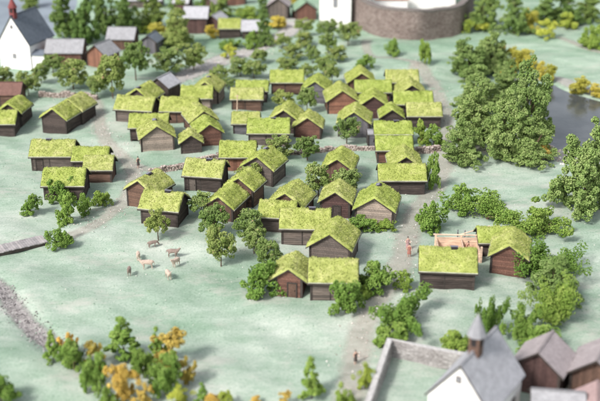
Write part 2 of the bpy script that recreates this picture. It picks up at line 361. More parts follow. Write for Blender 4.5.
ribbon('path', [(368,36),(366,48),(374,58),(395,58),(414,64),(410,76)], 3.2, M['path'], 0.05)
ribbon('path', [(548,36),(572,44),(596,52),(640,66)], 3.5, M['path'], 0.03)
ribbon('path', [(440,148),(475,150),(505,160)], 4.0, M['path'], 0.055)
ribbon('river_bank', [(508,92),(520,112),(534,134),(545,152),(572,160),(612,168)], 6.0, M['bank'], 0.04)
ribbon('river_bank', [(500,82),(530,78),(553,76),(580,88),(620,96)], 4.5, M['bank'], 0.04)
ribbon('ditch', [(-60,262),(-20,276),(0,288),(14,306),(30,322),(46,335),(60,346),(78,352)], 3.4, M['ditch'], 0.035)
# ---- little stones and turf, past counting
ICO = None
def ico():
    global ICO
    if ICO is None:
        p = (1 + 5 ** .5) / 2
        v = np.array([(-1, p, 0), (1, p, 0), (-1, -p, 0), (1, -p, 0), (0, -1, p), (0, 1, p), (0, -1, -p), (0, 1, -p), (p, 0, -1), (p, 0, 1), (-p, 0, -1), (-p, 0, 1)], float)
        v /= np.linalg.norm(v[0])
        f = np.array([(0, 11, 5), (0, 5, 1), (0, 1, 7), (0, 7, 10), (0, 10, 11), (1, 5, 9), (5, 11, 4), (11, 10, 2), (10, 7, 6), (7, 1, 8), (3, 9, 4), (3, 4, 2), (3, 2, 6), (3, 6, 8), (3, 8, 9), (4, 9, 5), (2, 4, 11), (6, 2, 10), (8, 6, 7), (9, 8, 1)])
        ICO = v, f
    return ICO
def blobs(name, cen, rad, tint, squash=(1, 1, 1), jit=0.25):
    v, f = ico(); n = len(cen); cen = np.asarray(cen); rad = np.asarray(rad)
    q = RNG.normal(size=(n, 3, 3)); q, _ = np.linalg.qr(q)
    vv = np.einsum('nij,kj->nki', q, v) * rad[:, None, None] * (1 + jit * RNG.normal(size=(n, 12, 1)).clip(-1.5, 1.5)) * np.array(squash)
    V = (vv + cen[:, None]).reshape(-1, 3); Fc = (f[None] + 12 * np.arange(n)[:, None, None]).reshape(-1, 3)
    return mesh_np(name, V, Fc, np.repeat(tint, 20))
def scatter_line(name, pts, spread, n, r0, r1, m, label, cat):
    Q = [Vector(ray_z(x, y, 0)) for x, y in pts]; L = np.array([(Q[i + 1] - Q[i]).length for i in range(len(Q) - 1)]); L = L / L.sum()
    seg = RNG.choice(len(L), n, p=L); t = RNG.random(n); A = np.array([tuple(q) for q in Q])
    P_ = A[seg] * (1 - t)[:, None] + A[seg + 1] * t[:, None] + RNG.normal(size=(n, 2)) * spread
    r = r0 + (r1 - r0) * RNG.random(n) ** 3; c = np.column_stack([P_, heights(P_) + r * 0.2 + 0.03])
    o = link(name, blobs(name, c, r, RNG.random(n), (1, 1, .7)), m); tag(o, label, cat, kind='stuff')
scatter_line('gravel', [(410,58),(437,95),(446,122),(443,165),(428,197),(411,222),(407,242),(390,286),(362,332),(350,398)], 1.5, 1500, 0.02, 0.10, M['peb'], 'pale gravel strewn along the earth path on the right', 'gravel')
scatter_line('gravel', [(60,95),(98,114),(101,130),(126,160),(134,176),(116,206),(82,231)], 1.3, 1200, 0.02, 0.10, M['peb'], 'pinkish gravel strewn along the winding left path', 'gravel')
scatter_line('gravel', [(150,92),(205,66),(272,42)], 2.2, 1000, 0.03, 0.15, M['peb'], 'pale gravel strewn over the grey road', 'gravel')
scatter_line('rubble', [(-30,274),(0,288),(14,306),(30,322),(46,335),(60,346),(78,352)], 0.7, 2400, 0.015, 0.12, M['peb_dark'], 'grey rubble lying in the stony ditch at lower left', 'rubble')
scatter_line('shore_stones', [(518,108),(534,134),(545,152),(560,158),(600,165)], 1.3, 900, 0.05, 0.28, M['peb'], 'whitish stones lying along the near river bank', 'stones')
n = 11000; P_ = np.column_stack([RNG.uniform(-62, 62, n), RNG.uniform(84, 215, n)]); dd = np.minimum(sdist(P_, RIVER), sdist(P_, LAKE)); P_ = P_[dd > 1]
r = 0.02 + 0.085 * RNG.random(len(P_)) ** 3
tag(link('turf_crumbs', blobs('turf_crumbs', np.column_stack([P_, heights(P_) + 0.02]), r, RNG.random(len(P_)), (1, 1, .6)), M['turfbit']), 'loose crumbs of green turf scattered over the meadow', 'turf', kind='stuff')
# ------------------------------------------------------------------ houses
def wall_mesh(L, W, Hh, rise, style, m, parent, name='walls'):
    a, b = L / 2, W / 2; mb = MB(); base = -0.5
    if style == 'log':
        c = 0.27; z = base; k = 0
        while z < Hh - 0.02:
            z1 = min(z + c, Hh); gp = 0.022
            for sgn in (-1, 1):
                t = 0.11 + 0.03 * rt(); tn = rt(); y = sgn * b
                mb.box(-a, a, min(y, y - sgn * t) if sgn > 0 else y - 0.0, max(y, y - sgn * t) if sgn < 0 else y, z + gp, z1, tn) if False else mb.box(-a + .13, a - .13, y - .1, y + 0.03 * rt() + .02, z + gp, z1, tn)
                x = sgn * a; mb.box(x - .1, x + 0.03 * rt() + .02, -b + .13, b - .13, z + gp, z1, rt())
            z = z1; k += 1
        while z < Hh + rise - 0.08:
            z1 = min(z + c, Hh + rise - 0.03); w0 = b * (1 - (z - Hh) / rise); w1 = b * (1 - (z1 - Hh) / rise)
            for sgn in (-1, 1):
                x = sgn * a; x0, x1 = x - .1, x + .03 * rt() + .02; tn = rt()
                mb.hexa([(x0, -w0, z + .02), (x1, -w0, z + .02), (x1, w0, z + .02), (x0, w0, z + .02), (x0, -w1, z1), (x1, -w1, z1), (x1, w1, z1), (x0, w1, z1)], tn)
            z = z1
        mb.box(-a + .12, a - .12, -b + .12, b - .12, base, Hh - .05, 0.2)
    elif style == 'plank':
        s = 0.27
        for sgn in (-1, 1):
            x = -a
            while x < a - .02:
                x1 = min(x + s, a); y = sgn * b; mb.box(x + .015, x1, y - .06, y + .02 + .03 * rt(), base, Hh, rt()); x = x1
            y = -b
            while y < b - .02:
                y1 = min(y + s, b); xx = sgn * a; za = Hh + rise * (1 - abs(y) / b) - .03; zb = Hh + rise * (1 - abs(y1) / b) - .03; x0, x1 = xx - .06, xx + .02 + .03 * rt()
                mb.hexa([(x0, y + .015, base), (x1, y + .015, base), (x1, y1, base), (x0, y1, base), (x0, y + .015, za), (x1, y + .015, za), (x1, y1, zb), (x0, y1, zb)], rt()); y = y1
        mb.box(-a + .1, a - .1, -b + .1, b - .1, base, Hh - .05, 0.2)
    else:
        n0 = len(mb.v); mb.v += [(-a, -b, base), (a, -b, base), (a, b, base), (-a, b, base), (-a, -b, Hh), (a, -b, Hh), (a, b, Hh), (-a, b, Hh), (-a, 0, Hh + rise), (a, 0, Hh + rise)]
        for f in ((3, 2, 1, 0), (0, 1, 5, 4), (2, 3, 7, 6), (1, 2, 6, 9, 5), (3, 0, 4, 8, 7), (4, 5, 9, 8), (6, 7, 8, 9)): mb.f.append(tuple(n0 + i for i in f)); mb.t.append(0.5)
    return mb.build(name, m, parent)
def moss_roof(L, W, Hh, tanp, oe, og, parent, th=0.30):
    A, B = L / 2 + og, W / 2 + oe
    def grid(A_, s):
        n = max(4, int(2 * A_ / s)); g_ = list(np.linspace(-A_ + .12, A_ - .12, n)); return np.array([-A_, -A_ + .03] + g_ + [A_ - .03, A_])
    xs, ys = grid(A, .24), grid(B, .24); sd_ = random.random() * 100
    V = []
    for i, x in enumerate(xs):
        for j, y in enumerate(ys):
            sag = -0.07 * (1 - (x / A) ** 2) * (1 - abs(y) / B)
            zr = Hh + W / 2 * tanp - tanp * math.sqrt(y * y + .05) + .13 + sag
            e = 0 if (i in (0, len(xs) - 1) or j in (0, len(ys) - 1)) else (0.62 if (i in (1, len(xs) - 2) or j in (1, len(ys) - 2)) else 1)
            nz = noise.fractal((x * 1.5 + sd_, y * 1.5, sd_), 1.0, 2.0, 4)
            h_ = th * e * (1 + .5 * nz)
            ex = 0.05 * noise.noise((x * 3, y * 3, sd_))
            V.append((x + (ex if e else ex * 1.2), y + ex, zr + h_))
    V = np.array(V); nx_, ny_ = len(xs), len(ys)
    ii_ = (np.arange(nx_ - 1)[:, None] * ny_ + np.arange(ny_ - 1)[None]).ravel(); Fq = np.stack([ii_, ii_ + ny_, ii_ + ny_ + 1, ii_ + 1], 1)
    T = np.concatenate([Fq[:, [0, 1, 2]], Fq[:, [0, 2, 3]]]); tn = np.full(len(T), .45)
    n = int(4 * A * B * 60); x = RNG.uniform(-A, A, n); y = RNG.uniform(-B, B, n); sg = np.sign(y)
    xi = np.clip(np.searchsorted(xs, x) - 1, 0, nx_ - 2); yi = np.clip(np.searchsorted(ys, y) - 1, 0, ny_ - 2)
    fx = (x - xs[xi]) / (xs[xi + 1] - xs[xi]); fy = (y - ys[yi]) / (ys[yi + 1] - ys[yi]); Z = V[:, 2].reshape(nx_, ny_)
    z = (Z[xi, yi] * (1 - fx) + Z[xi + 1, yi] * fx) * (1 - fy) + (Z[xi, yi + 1] * (1 - fx) + Z[xi + 1, yi + 1] * fx) * fy
    ln = RNG.uniform(.10, .25, n); cth = math.cos(math.atan(tanp)); nrm = np.column_stack([np.zeros(n), sg * math.sin(math.atan(tanp)), np.full(n, cth)])
    d = nrm + RNG.normal(size=(n, 3)) * .55; d /= np.linalg.norm(d, axis=1)[:, None]
    side = np.cross(d, RNG.normal(size=(n, 3))); side /= np.linalg.norm(side, axis=1)[:, None]
    c = np.column_stack([x, y, z - .02]); wv = side * RNG.uniform(.03, .065, n)[:, None]
    BV = np.stack([c - wv, c + wv, c + d * ln[:, None]], 1).reshape(-1, 3); BF = np.arange(3 * n).reshape(n, 3) + len(V)
    me = mesh_np('roof', np.concatenate([V, BV]), np.concatenate([T, BF]), np.concatenate([tn, RNG.random(n)]))
    o = link('roof', me, M['moss'], parent)
    mb = MB(); rz_ = Hh + W / 2 * tanp; e = .04                          # boards under the turf, a hair wider
    for s in (-1, 1):
        Bq = B + .05; Aq = A + .05; ze = Hh - oe * tanp - .05 * tanp
        p = [(-Aq, 0, rz_), (Aq, 0, rz_), (Aq, s * Bq, ze), (-Aq, s * Bq, ze)]; q = [(x_, y_, z_ + .12) for x_, y_, z_ in p]
        mb.hexa(p + q if s < 0 else p[::-1] + q[::-1], .3 + .3 * rt())
    mb.build('roof_board', M['trim'], o)
    for s in (-1, 1):
        lb = MB(); ye = s * (B - .02); lb.bar((-A, ye, Hh - oe * tanp + .17), (A, ye, Hh - oe * tanp + .17), .075, t=.6); lb.build('eave_log', M['log_pale'], o)
    return o
def tile_roof(L, W, Hh, tanp, oe, og, m, parent, th=.16):
    A, B = L / 2 + og, W / 2 + oe; rz_ = Hh + W / 2 * tanp; ze = Hh - oe * tanp; mb = MB()
    for s in (-1, 1):
        p = [(-A, 0, rz_), (A, 0, rz_), (A, s * B, ze), (-A, s * B, ze)]; q = [(x, y, z + th) for x, y, z in p]
        mb.hexa(p + q if s < 0 else p[::-1] + q[::-1])
    o = mb.build('roof', m, parent); me = o.data; uv = me.uv_layers.new(name='UVMap')
    for lp in me.loops:
        c = me.vertices[lp.vertex_index].co; uv.data[lp.index].uv = (c.x, math.hypot(c.y, c.z - rz_) + (3.3 if c.y > 0 else 0))
    cb = MB(); cb.box(-A, A, -.11, .11, rz_ + th - .08, rz_ + th + .05); cb.build('ridge_cap', m, o); 
    for sx in (-1, 1):
        for s in (-1, 1):
            vb = MB(); x0 = sx * (A + .01); x1 = sx * (A + .07); x0, x1 = min(x0, x1), max(x0, x1)
            p = [(x0, 0, rz_ - .06), (x1, 0, rz_ - .06), (x1, s * B, ze - .06), (x0, s * B, ze - .06)]; q = [(x, y, z + th + .04) for x, y, z in p]; vb.hexa(p[::-1] + q[::-1] if s > 0 else p + q)
            vb.build('verge_board', M['trim'], o)
    return o
def face_frame(face, L, W):                                # (origin, along, outward) of a wall
    a, b = L / 2, W / 2
    return {'side': (Vector((0, -b, 0)), Vector((1, 0, 0)), Vector((0, -1, 0))), 'gable': (Vector((-a, 0, 0)), Vector((0, -1, 0)), Vector((-1, 0, 0))),
            'back': (Vector((0, b, 0)), Vector((-1, 0, 0)), Vector((0, 1, 0))), 'far': (Vector((a, 0, 0)), Vector((0, 1, 0)), Vector((1, 0, 0)))}[face]
def slab_on(mb, fr, u0, u1, z0, z1, d0, d1, t=.5):
    o, al, ou = fr; P8 = []
    for z in (z0, z1):
        for u, d in ((u0, d0), (u0, d1), (u1, d1), (u1, d0)): q = o + al * u + ou * d; P8.append((q.x, q.y, z))
    mb.hexa(P8, t)
def door(fr, u, wd, hd, parent, m):
    mb = MB(); slab_on(mb, fr, u - wd / 2, u + wd / 2, 0, hd, .06, .12, .5)
    for k in range(4): slab_on(mb, fr, u - wd / 2 + k * wd / 4 + .01, u - wd / 2 + (k + 1) * wd / 4 - .01, .03, hd - .02, .11, .135, rt())
    d = mb.build('door', m, parent); fb = MB()
    slab_on(fb, fr, u - wd / 2 - .12, u - wd / 2, 0, hd + .1, .03, .2); slab_on(fb, fr, u + wd / 2, u + wd / 2 + .12, 0, hd + .1, .03, .2); slab_on(fb, fr, u - wd / 2, u + wd / 2, hd, hd + .12, .03, .2)
    fb.build('door_frame', M['trim'], d); hb = MB(); slab_on(hb, fr, u + wd / 2 - .16, u + wd / 2 - .1, hd * .45, hd * .45 + .12, .13, .2); hb.build('handle', M['hole'], d)
def window(fr, u, z, wd, hd, parent):
    mb = MB(); slab_on(mb, fr, u - wd / 2, u + wd / 2, z, z + hd, .0, .05); wn = mb.build('window', M['glass'], parent); fb = MB()
    for (u0, u1, z0, z1) in ((-wd / 2 - .07, -wd / 2, -.07, hd + .07), (wd / 2, wd / 2 + .07, -.07, hd + .07), (-wd / 2, wd / 2, -.07, 0), (-wd / 2, wd / 2, hd, hd + .07), (-.03, .03, 0, hd)):
        slab_on(fb, fr, u + u0, u + u1, z + z0, z + z1, -.01, .09)
    fb.build('frame', M['w_grey'], wn)
GH = 'turf roofed timber huts of the village'
HUTS = []
def hut(k, x, y, wpx, d, wh, rot, wall, label, roof='moss', style='log', pitch=35, hole=None, door_=None, name='timber_hut', cat='hut', group=GH, oe=.42, og=.38, wm=None, zoff=0):
    s = sc_at(y); Wf = (wm or wpx / s / math.cos(R(rot))); p = at(x, y); 
    back = Vector((math.sin(R(rot)), math.cos(R(rot)), 0)); ctr = p + back * d / 2; z0 = min(hz(ctr.x, ctr.y), p.z) + zoff
    rz = -R(rot) + (math.pi / 2 if k == 'G' else 0); L, W = (d, Wf) if k == 'G' else (Wf, d)
    root = empty(name, (ctr.x, ctr.y, z0), rz, label=label, cat=cat, group=group); tp = math.tan(R(pitch)); rise = W / 2 * tp
    m = M['white'] if wall == 'white' else M['w_' + wall]
    wall_mesh(L, W, wh, rise, style, m, root)
    if style != 'plaster':
        for sx in (-1, 1):
            for sy in (-1, 1):
                pb = MB(); X0, Y0 = sx * L / 2, sy * W / 2; pb.box(X0 - .13, X0 + .13, Y0 - .13, Y0 + .13, -.5, wh - .02, rt()); pb.build('corner_post', M['trim'], root, .02)
        if k == 'S' and style == 'log' and L > 4.2:
            for u in ((-.06,) if L < 6 else (-.18, .2)):
                pb = MB(); pb.box(u * L - .08, u * L + .08, -W / 2 - .12, -W / 2 + .02, -.4, wh - .05, .5); pb.build('wall_post', M['trim'], root, .02)
            pb = MB(); pb.box(-L / 2 + .14, L / 2 - .14, -W / 2 - .1, -W / 2 - .03, -.4, .1, .4); pb.build('sill_beam', M['trim'], root)
        for sx in (-1, 1):                                      # tie beam across each gable
            sb = MB(); sb.box(sx * L / 2 - .05, sx * L / 2 + .08, -W / 2 + .14, W / 2 - .14, wh - .14, wh + .02); sb.build('tie_beam', m, root)
    rf = moss_roof(L, W, wh, tp, oe, og, root) if roof == 'moss' else tile_roof(L, W, wh, tp, oe, og, M['r_' + roof], root)
    if hole is not None:
        hx = hole * L; rzz = wh + rise + .13; hb = MB()
        hb.box(hx - .36, hx + .36, -.28, .24, rzz - .25, rzz + .17); v_ = hb.build('smoke_vent', M['hole'], rf, .02)
        lb = MB(); lb.hexa([(hx - .42, -.05, rzz + .19), (hx + .42, -.05, rzz + .19), (hx + .42, .42, rzz + .1), (hx - .42, .42, rzz + .1), (hx - .42, -.05, rzz + .24), (hx + .42, -.05, rzz + .24), (hx + .42, .42, rzz + .15), (hx - .42, .42, rzz + .15)]); lb.build('vent_lid', M['lid'], v_)
    if door_:
        face, u, mm = door_; door(face_frame(face, L, W), u, .85, min(1.65, wh - .35), root, M['w_' + mm])
    return root, L, W
# village huts: kind (G gable to the viewer, S eave to the viewer), front base px, width px, depth, wall height, turn, walls, label
h = hut
h('S',3,106.5,34,3.8,2.2,0,'brown','dark brown hut with brown shingle roof at the left edge of the photo', roof='brown', group=None, oe=.35)
h('G',11,125,22,4.2,2.2,8,'dark','turf roofed hut half hidden behind the hut cut by the left edge')
h('S',2,136,26,3.6,2.1,0,'dark','turf roofed hut cut by the left edge, below the brown shingled one')
h('G',55.5,133.5,25,4.2,2.5,18,'dark','dark gabled turf hut, front one of the pair above the upper left meadow', door_=None)
h('G',71,123.5,25,4.0,2.4,19,'dark','dark gabled turf hut, rear one of the pair above the upper left meadow')
h('S',53,170.5,40,4.0,2.3,0,'grey','long grey turf hut with door at its left end, topmost of the meadow quartet', hole=-.12, door_=('side', -1.8, 'dark'))
h('S',91,172,32,3.2,2.0,0,'dark','turf hut behind the small hut right of the meadow quartet')
h('S',99,182.5,25,3.2,2.0,0,'brown','small brown turf hut at the right of the meadow quartet')
h('S',64.5,200,38,3.9,2.2,0,'dark','turf hut with a round green tree before its front wall, lowest of the meadow quartet')
h('S',134,122.5,35,3.9,2.2,10,'grey','grey turf hut turned slightly to the left beside the winding path')
h('G',139,112,24,4.2,2.3,20,'dark','turf hut with gable smoke hole tucked behind the grey hut near the winding path', hole=-.4)
h('G',159,99,20,3.6,2.4,25,'dark','small dark hut with pale grey slab roof among the turf roofs', roof='pale', group=None, style='plank', oe=.3, og=.25)
h('S',179,123,34,3.9,2.2,3,'brown','long turf hut between the grey slab roofed hut and the red gabled hut')
h('S',149,140,35,3.6,2.1,0,'dark','turf hut directly behind the pale grey gabled hut, left side wall open to view')
h('G',158,150.5,31,3.8,2.1,-12,'pale','pale grey gabled turf hut with wide front above the low stone wall', hole=.15)
h('G',191.5,153,19,2.9,1.7,-8,'dark','smallest dark gabled hut, standing close left of the red gabled hut')
h('G',204,134,24,4.0,2.2,-20,'brown','turf hut right behind the red gabled hut, its roof rising over it')
h('G',210,145.5,23,4.0,2.1,-15,'red','red brown gabled turf hut above the low stone wall', style='log')
h('S',197,109.5,28,3.6,2.1,0,'pale','turf hut with pale side wall in front of the smoke vented gable hut')
h('G',206,103.5,24,4.4,2.3,9,'pale','pale gabled turf hut with smoke vent next to the grey road', hole=.1)
h('S',247,110,29,3.2,2.1,1,'brown','brown turf hut with a pale pole before its wall, front of a close pair')
h('S',252,102,29,3.0,2.1,1,'grey','turf hut hidden but for its roof behind the hut with the pale pole')
h('S',287,94,30,3.8,2.2,0,'brown','brown turf hut with long eave wall above the two round orchard trees')
h('G',315,103,24,4.4,2.3,8,'slate','blue grey gabled turf hut with a round tree at its left corner')
h('G',342,113.5,28,4.8,2.2,-4,'orange','orange red gabled turf hut, brightest wall of the upper village')
h('G',361,94.5,25,4.2,2.2,-3,'brown','brown gabled turf hut at the top edge of the village, below a lone shrub')
h('S',373,103,33,3.6,2.0,0,'red','turf hut with low red brown eave wall in front of the topmost gable')
h('S',402,93.5,29,3.8,2.1,0,'brown','turf hut farthest up the village on the right, eave wall mostly hidden')
h('G',411,107,26,4.4,2.2,-3,'dark','gabled turf hut peeping over the eave roof at the upper right')
h('S',413,116,35,3.6,2.1,0,'dark','long turf hut with dark wall before the peeping gable at upper right')
h('S',424,128,31,3.6,2.1,0,'dark','turf hut at the right end of the upper village, two round shrubs below it')
h('G',373,118.5,24,4.2,2.3,2,'plum','dark plum brown gabled turf hut below the red eave walled hut')
h('G',391.5,128.5,21,3.0,1.9,0,'dark','small dark gabled turf hut just above the two stacked roofs')
h('S',393,146.5,34,3.2,2.1,0,'grey','turf hut above the red walled one in the column of eave roofs on the right', hole=.1)
h('S',394,163,33,3.4,2.1,0,'red','turf hut with red wall left end showing, middle of the right column')
h('S',371.5,146,7,2.0,1.9,0,'slate','tiny grey lean shed left of the stacked eave roofs', roof='grey', pitch=12, style='plank', name='shed', cat='shed', group=None, oe=.15, og=.12)
h('G',353.5,138,30,4.4,2.5,6,'slate','dark grey gabled turf hut with a round tree before its left half', style='plank')
h('G',307.5,138,26,3.4,1.8,5,'red','low red brown gabled turf hut left of the dark grey gabled one')
h('G',284,133,25,4.2,2.3,10,'dark','dark gabled turf hut behind the long hut with orchard tree at its corner')
h('S',246,134.5,24,3.0,1.9,0,'slate','small slate grey turf hut behind the left end of the long smoke vented hut')
h('S',268.5,146,38,3.8,2.2,1,'grey','long grey turf hut with smoke vent and an orchard tree at its right corner', hole=.12)
h('S',238,171,32,3.8,2.2,0,'orange','turf hut with orange red plank wall above the low stone wall', style='plank')
h('G',258,184,29,4.2,2.5,22,'grey','grey brown gabled turf hut with smoke vent, a tree at its left gable edge', hole=.2)
h('S',203,190.5,35,3.8,2.2,10,'dark','dark timber turf hut with door, alone below the stone wall', hole=.1, door_=('side', -1.4, 'grey'))
h('G',141,207.5,27,4.1,2.3,28,'brown','brown gabled turf hut behind the hut at the left edge of the main cluster', hole=.05)
h('S',160,225,36,3.8,2.3,13,'dark','dark turf hut at the lower left corner of the main cluster, right gable showing', hole=.12)
h('G',220,221,26,4.3,2.1,20,'brown','brown gabled turf hut, front one of two joined in a row', style='plank')
h('G',240,206,26,3.3,2.6,21,'brown','brown gabled turf hut, rear one of two joined in a row')
h('G',286,220,31,4.2,2.3,19,'brown','gabled turf hut rising behind the two overlapping eave roofs at the centre')
h('S',277,232,32,3.2,2.1,6,'grey','turf hut with eave roof tucked left behind the long central hut')
h('S',305,245,45,3.9,2.3,3,'grey','long central turf hut with smoke vent behind the large front gable', hole=.14)
h('G',335,217.5,28,3.8,2.2,10,'plum','plum brown gabled turf hut with a door in its gable', door_=('gable', 0.2, 'dark'))
h('G',374,224.5,36,4.7,2.2,12,'pale','wide pale gabled turf hut with low shrubs before its gable', hole=.35, pitch=33)
h('G',329.5,266,38,4.6,2.4,14,'grey','large grey brown gabled turf hut just behind the front row')
h('S',333,300,43,3.9,2.3,2,'grey','turf hut at the front centre, shrub before its right half')
h('G',289,296.5,25,3.8,2.3,10,'red','small red gabled turf hut in the front row beside a bush', oe=.75, door_=('gable', 0.35, 'brown'))
h('S',447,289,51,4.2,2.3,5,'dark','wide dark turf hut in front of the open timber pen', hole=.12)
h('S',493,256,26,2.8,1.9,0,'dark','small turf hut half hidden behind the red brown gable at right')
h('G',507,275.5,32,4.6,2.5,15,'red','red brown gabled turf hut, rightmost of the village')
h('S',402,194,43,3.6,2.3,0,'dark','dark turf hut with broad front wall at the foot of the right column', )
h('G',405,182,28,4.4,2.3,0,'dark','turf hut with small dark gable rising behind the broad fronted hut', oe=.5)
h('G',337,185,27,4.6,2.4,11,'brown','brown plank gabled turf hut between two round orchard trees', style='plank')
h('S',230,38.5,20,3.8,2.2,0,'dark','lone turf hut among grey roofed houses near the top of the photo')
# houses with other roofs
kw = dict(group='grey roofed timber houses around the village', name='timber_house', cat='house', style='plank')
h('S',65,67,34,4.8,2.9,0,'red','dark red house with pale grey roof right beside the white church', roof='grey', **kw)
h('G',97,67.5,20,4.2,2.6,25,'orange','rust red gabled house with pale grey roof, second house from the white church', roof='grey', pitch=38, **kw)
h('S',121,50,25,4.4,2.5,4,'brown','brown house with wide grey roof behind the rust red gabled one', roof='grey', **kw)
h('G',149,54,15,3.4,2.6,15,'slate','small dark grey hut between the trees at upper left', roof='slate', **kw)
h('S',196,34,22,4.6,3.6,2,'plum','tall plum brown house with pale lilac roof at upper left centre', roof='pale', **kw)
h('G',213,33,12,4.0,2.8,20,'plum','narrow wing with lilac roof at the right end of the tall plum brown house', roof='pale', **kw)
h('S',252,39,18,4.0,2.0,0,'dark','low house with pale lilac roof right of the lone turf hut', roof='pale', **kw)
h('G',278,19,19,4.6,3.2,5,'grey','grey brown gabled house above the yellow bush near the top', roof='lilac', **kw)
h('G',306,20,20,4.5,2.4,-10,'red','red brown house with green roof left of the white tower', roof='green', **kw)
h('S',236,6,18,4.5,2.6,0,'red','dark red house wall at the top edge left of centre', roof='grey', **kw)
h('S',143,8,36,5,2.2,0,'grey','long grey roofed house at the top edge above the trees', roof='pale', **kw)
h('S',181,12,14,4,2.4,10,'plum','small house with lilac roof at the top edge, left of two', roof='pale', **kw)
h('G',208,13,13,4,2.4,25,'plum','small house with lilac roof at the top edge, right of two', roof='lilac', **kw)
kw['group'] = 'brown houses at the lower right corner'
h('G',535,395,38,3.4,3.0,30,'plum','open gabled brown house with pinkish roof beside the slate roofed church', roof='lilac', pitch=38, oe=.5, og=.5, **kw)
h('G',592,405,42,3.8,3.2,28,'brown','brown gabled house with lilac roof cut by the right edge', roof='lilac', pitch=38, oe=.5, og=.6, **kw)
h('S',556,443,44,4.0,2.4,8,'grey','grey roofed house cut by the bottom edge between church and brown houses', roof='grey', pitch=34, oe=.4, og=.4, **kw)
h('G',592,453,34,4.4,2.9,15,'red','house with salmon pink roof in the very bottom right corner', roof='pink', pitch=36, oe=.4, og=.4, **kw)
# ---- churches
def church(x, y, wm, d, wh, rot, pitch, roof, label, tur_t, tur_mat, cone, tw=1.0):
    root, L, W = hut('G', x, y, 0, d, wh, rot, 'white', label, roof=roof, style='plaster', pitch=pitch, name='church', cat='church', group=None, oe=.25, og=.12, wm=wm)
    rz_ = wh + W / 2 * math.tan(R(pitch)); tx = -L / 2 + tur_t * L; hh = 1.5
    mb = MB(); r_ = tw / 2
    mb.box(tx - r_, tx + r_, -r_, r_, rz_ - 1.2, rz_ + hh); t_ = mb.build('bell_turret', tur_mat, root, .03)
    for sx in (-1, 1):
        ob = MB(); ob.box(tx + sx * r_ - .03, tx + sx * r_ + .03, -r_ * .5, r_ * .5, rz_ + .6, rz_ + hh - .25); ob.build('louvre', M['hole'], t_)
        ob = MB(); ob.box(tx - r_ * .5, tx + r_ * .5, sx * r_ - .03, sx * r_ + .03, rz_ + .6, rz_ + hh - .25); ob.build('louvre', M['hole'], t_)
    cb = MB(); cb.bar((tx, 0, rz_ + hh - .02), (tx, 0, rz_ + hh + cone), r_ * 1.75, n=8, r2=.04); cb.build('spire', tur_mat if tur_mat == M['redpaint'] else M['r_pale'], t_)
    fr = face_frame('gable', L, W); window(fr, -.1, wh * .42, .6, .75, root); window(fr, -.1, wh + (rz_ - wh) * .55, .35, .5, root)
    for u in (-d * .25, d * .25): window(face_frame('side', L, W), u, wh * .4, .55, 1.2, root)
    door(face_frame('far', L, W), 0, 1.1, 1.7, root, M['w_brown'])
    return root
church(16.5,69,6.6,8.0,5.0,20,56,'slate','white church with blue grey roof and red bell turret, upper left', .10, M['redpaint'], 1.9)
church(455,450,5.4,7.0,4.7,33,52,'pale','white church with pale slate roof and grey spire at the lower right', .40, M['w_brown'], 2.0, 0.95)
# white porch wing of the upper church
h('S',39,69,12,3,2.6,4,'white','low white annex between the upper left church and the red house', roof='slate', style='plaster', pitch=20, name='church_annex', cat='annex', group=None, oe=.15, og=.1)
# ---- castle: bastion wall, tower, hall
def wall_run(name, pts, base_z, height, thick, m, label, cat, coping=None, cop_t=.15, sub=6, group=None, crenel=False):
    Q = spline([(*ray_z(x, y, 0),) for x, y in pts], sub) if sub > 1 else [Vector(ray_z(x, y, 0)) for x, y in pts]
    o0 = Q[0]; nn = []
    for i in range(len(Q)):
        d = (Q[min(i + 1, len(Q) - 1)] - Q[max(i - 1, 0)]).normalized(); nn.append(Vector((-d.y, d.x)))
        if 0 < i < len(Q) - 1:
            d1 = (Q[i] - Q[i - 1]).normalized(); cs = max(.4, nn[-1].dot(Vector((-d1.y, d1.x)))); nn[-1] = nn[-1] / cs
    root = empty(name, (o0.x, o0.y, hz(o0.x, o0.y)), 0, label=label, cat=cat, group=group); zr = root.location.z
    def run(off0, off1, z0f, z1f, nm, mm):
        mb = MB(); vs = []
        for i, q in enumerate(Q):
            g_ = hz(q.x, q.y) - zr; a = q + nn[i] * off0 - o0; b = q + nn[i] * off1 - o0
            vs += [(a.x, a.y, z0f(g_)), (b.x, b.y, z0f(g_)), (b.x, b.y, z1f(g_)), (a.x, a.y, z1f(g_))]
        mb.v = vs
        for i in range(len(Q) - 1):
            A_ = 4 * i
            for k in range(4): mb.f.append((A_ + k, A_ + (k + 1) % 4, A_ + 4 + (k + 1) % 4, A_ + 4 + k)); mb.t.append(.5)
        mb.f += [(3, 2, 1, 0), tuple(4 * (len(Q) - 1) + k for k in range(4))]; mb.t += [.5, .5]
        return mb.build(nm, mm, root)
    run(0, thick, lambda g_: g_ - .6 + base_z, lambda g_: g_ + height, 'masonry', m)
    if coping: run(-.08, thick + .08, lambda g_: g_ + height - .02, lambda g_: g_ + height + cop_t, 'coping', coping)
    return root
M['cap'] = plain('pale_coping', (0.46, 0.45, 0.44), .9); M['capd'] = plain('dark_coping', (0.17, 0.15, 0.14), .9)
wall_run('castle_wall', [(351,26),(372,33),(396,38.5),(417,40),(438,37),(455,34),(463,31),(470,22),(474,8),(474,-10)], 0, 5.9, 1.3, M['castle'], 'high curving brown stone bastion wall at the foot of the white castle', 'castle wall', M['capd'], .35)
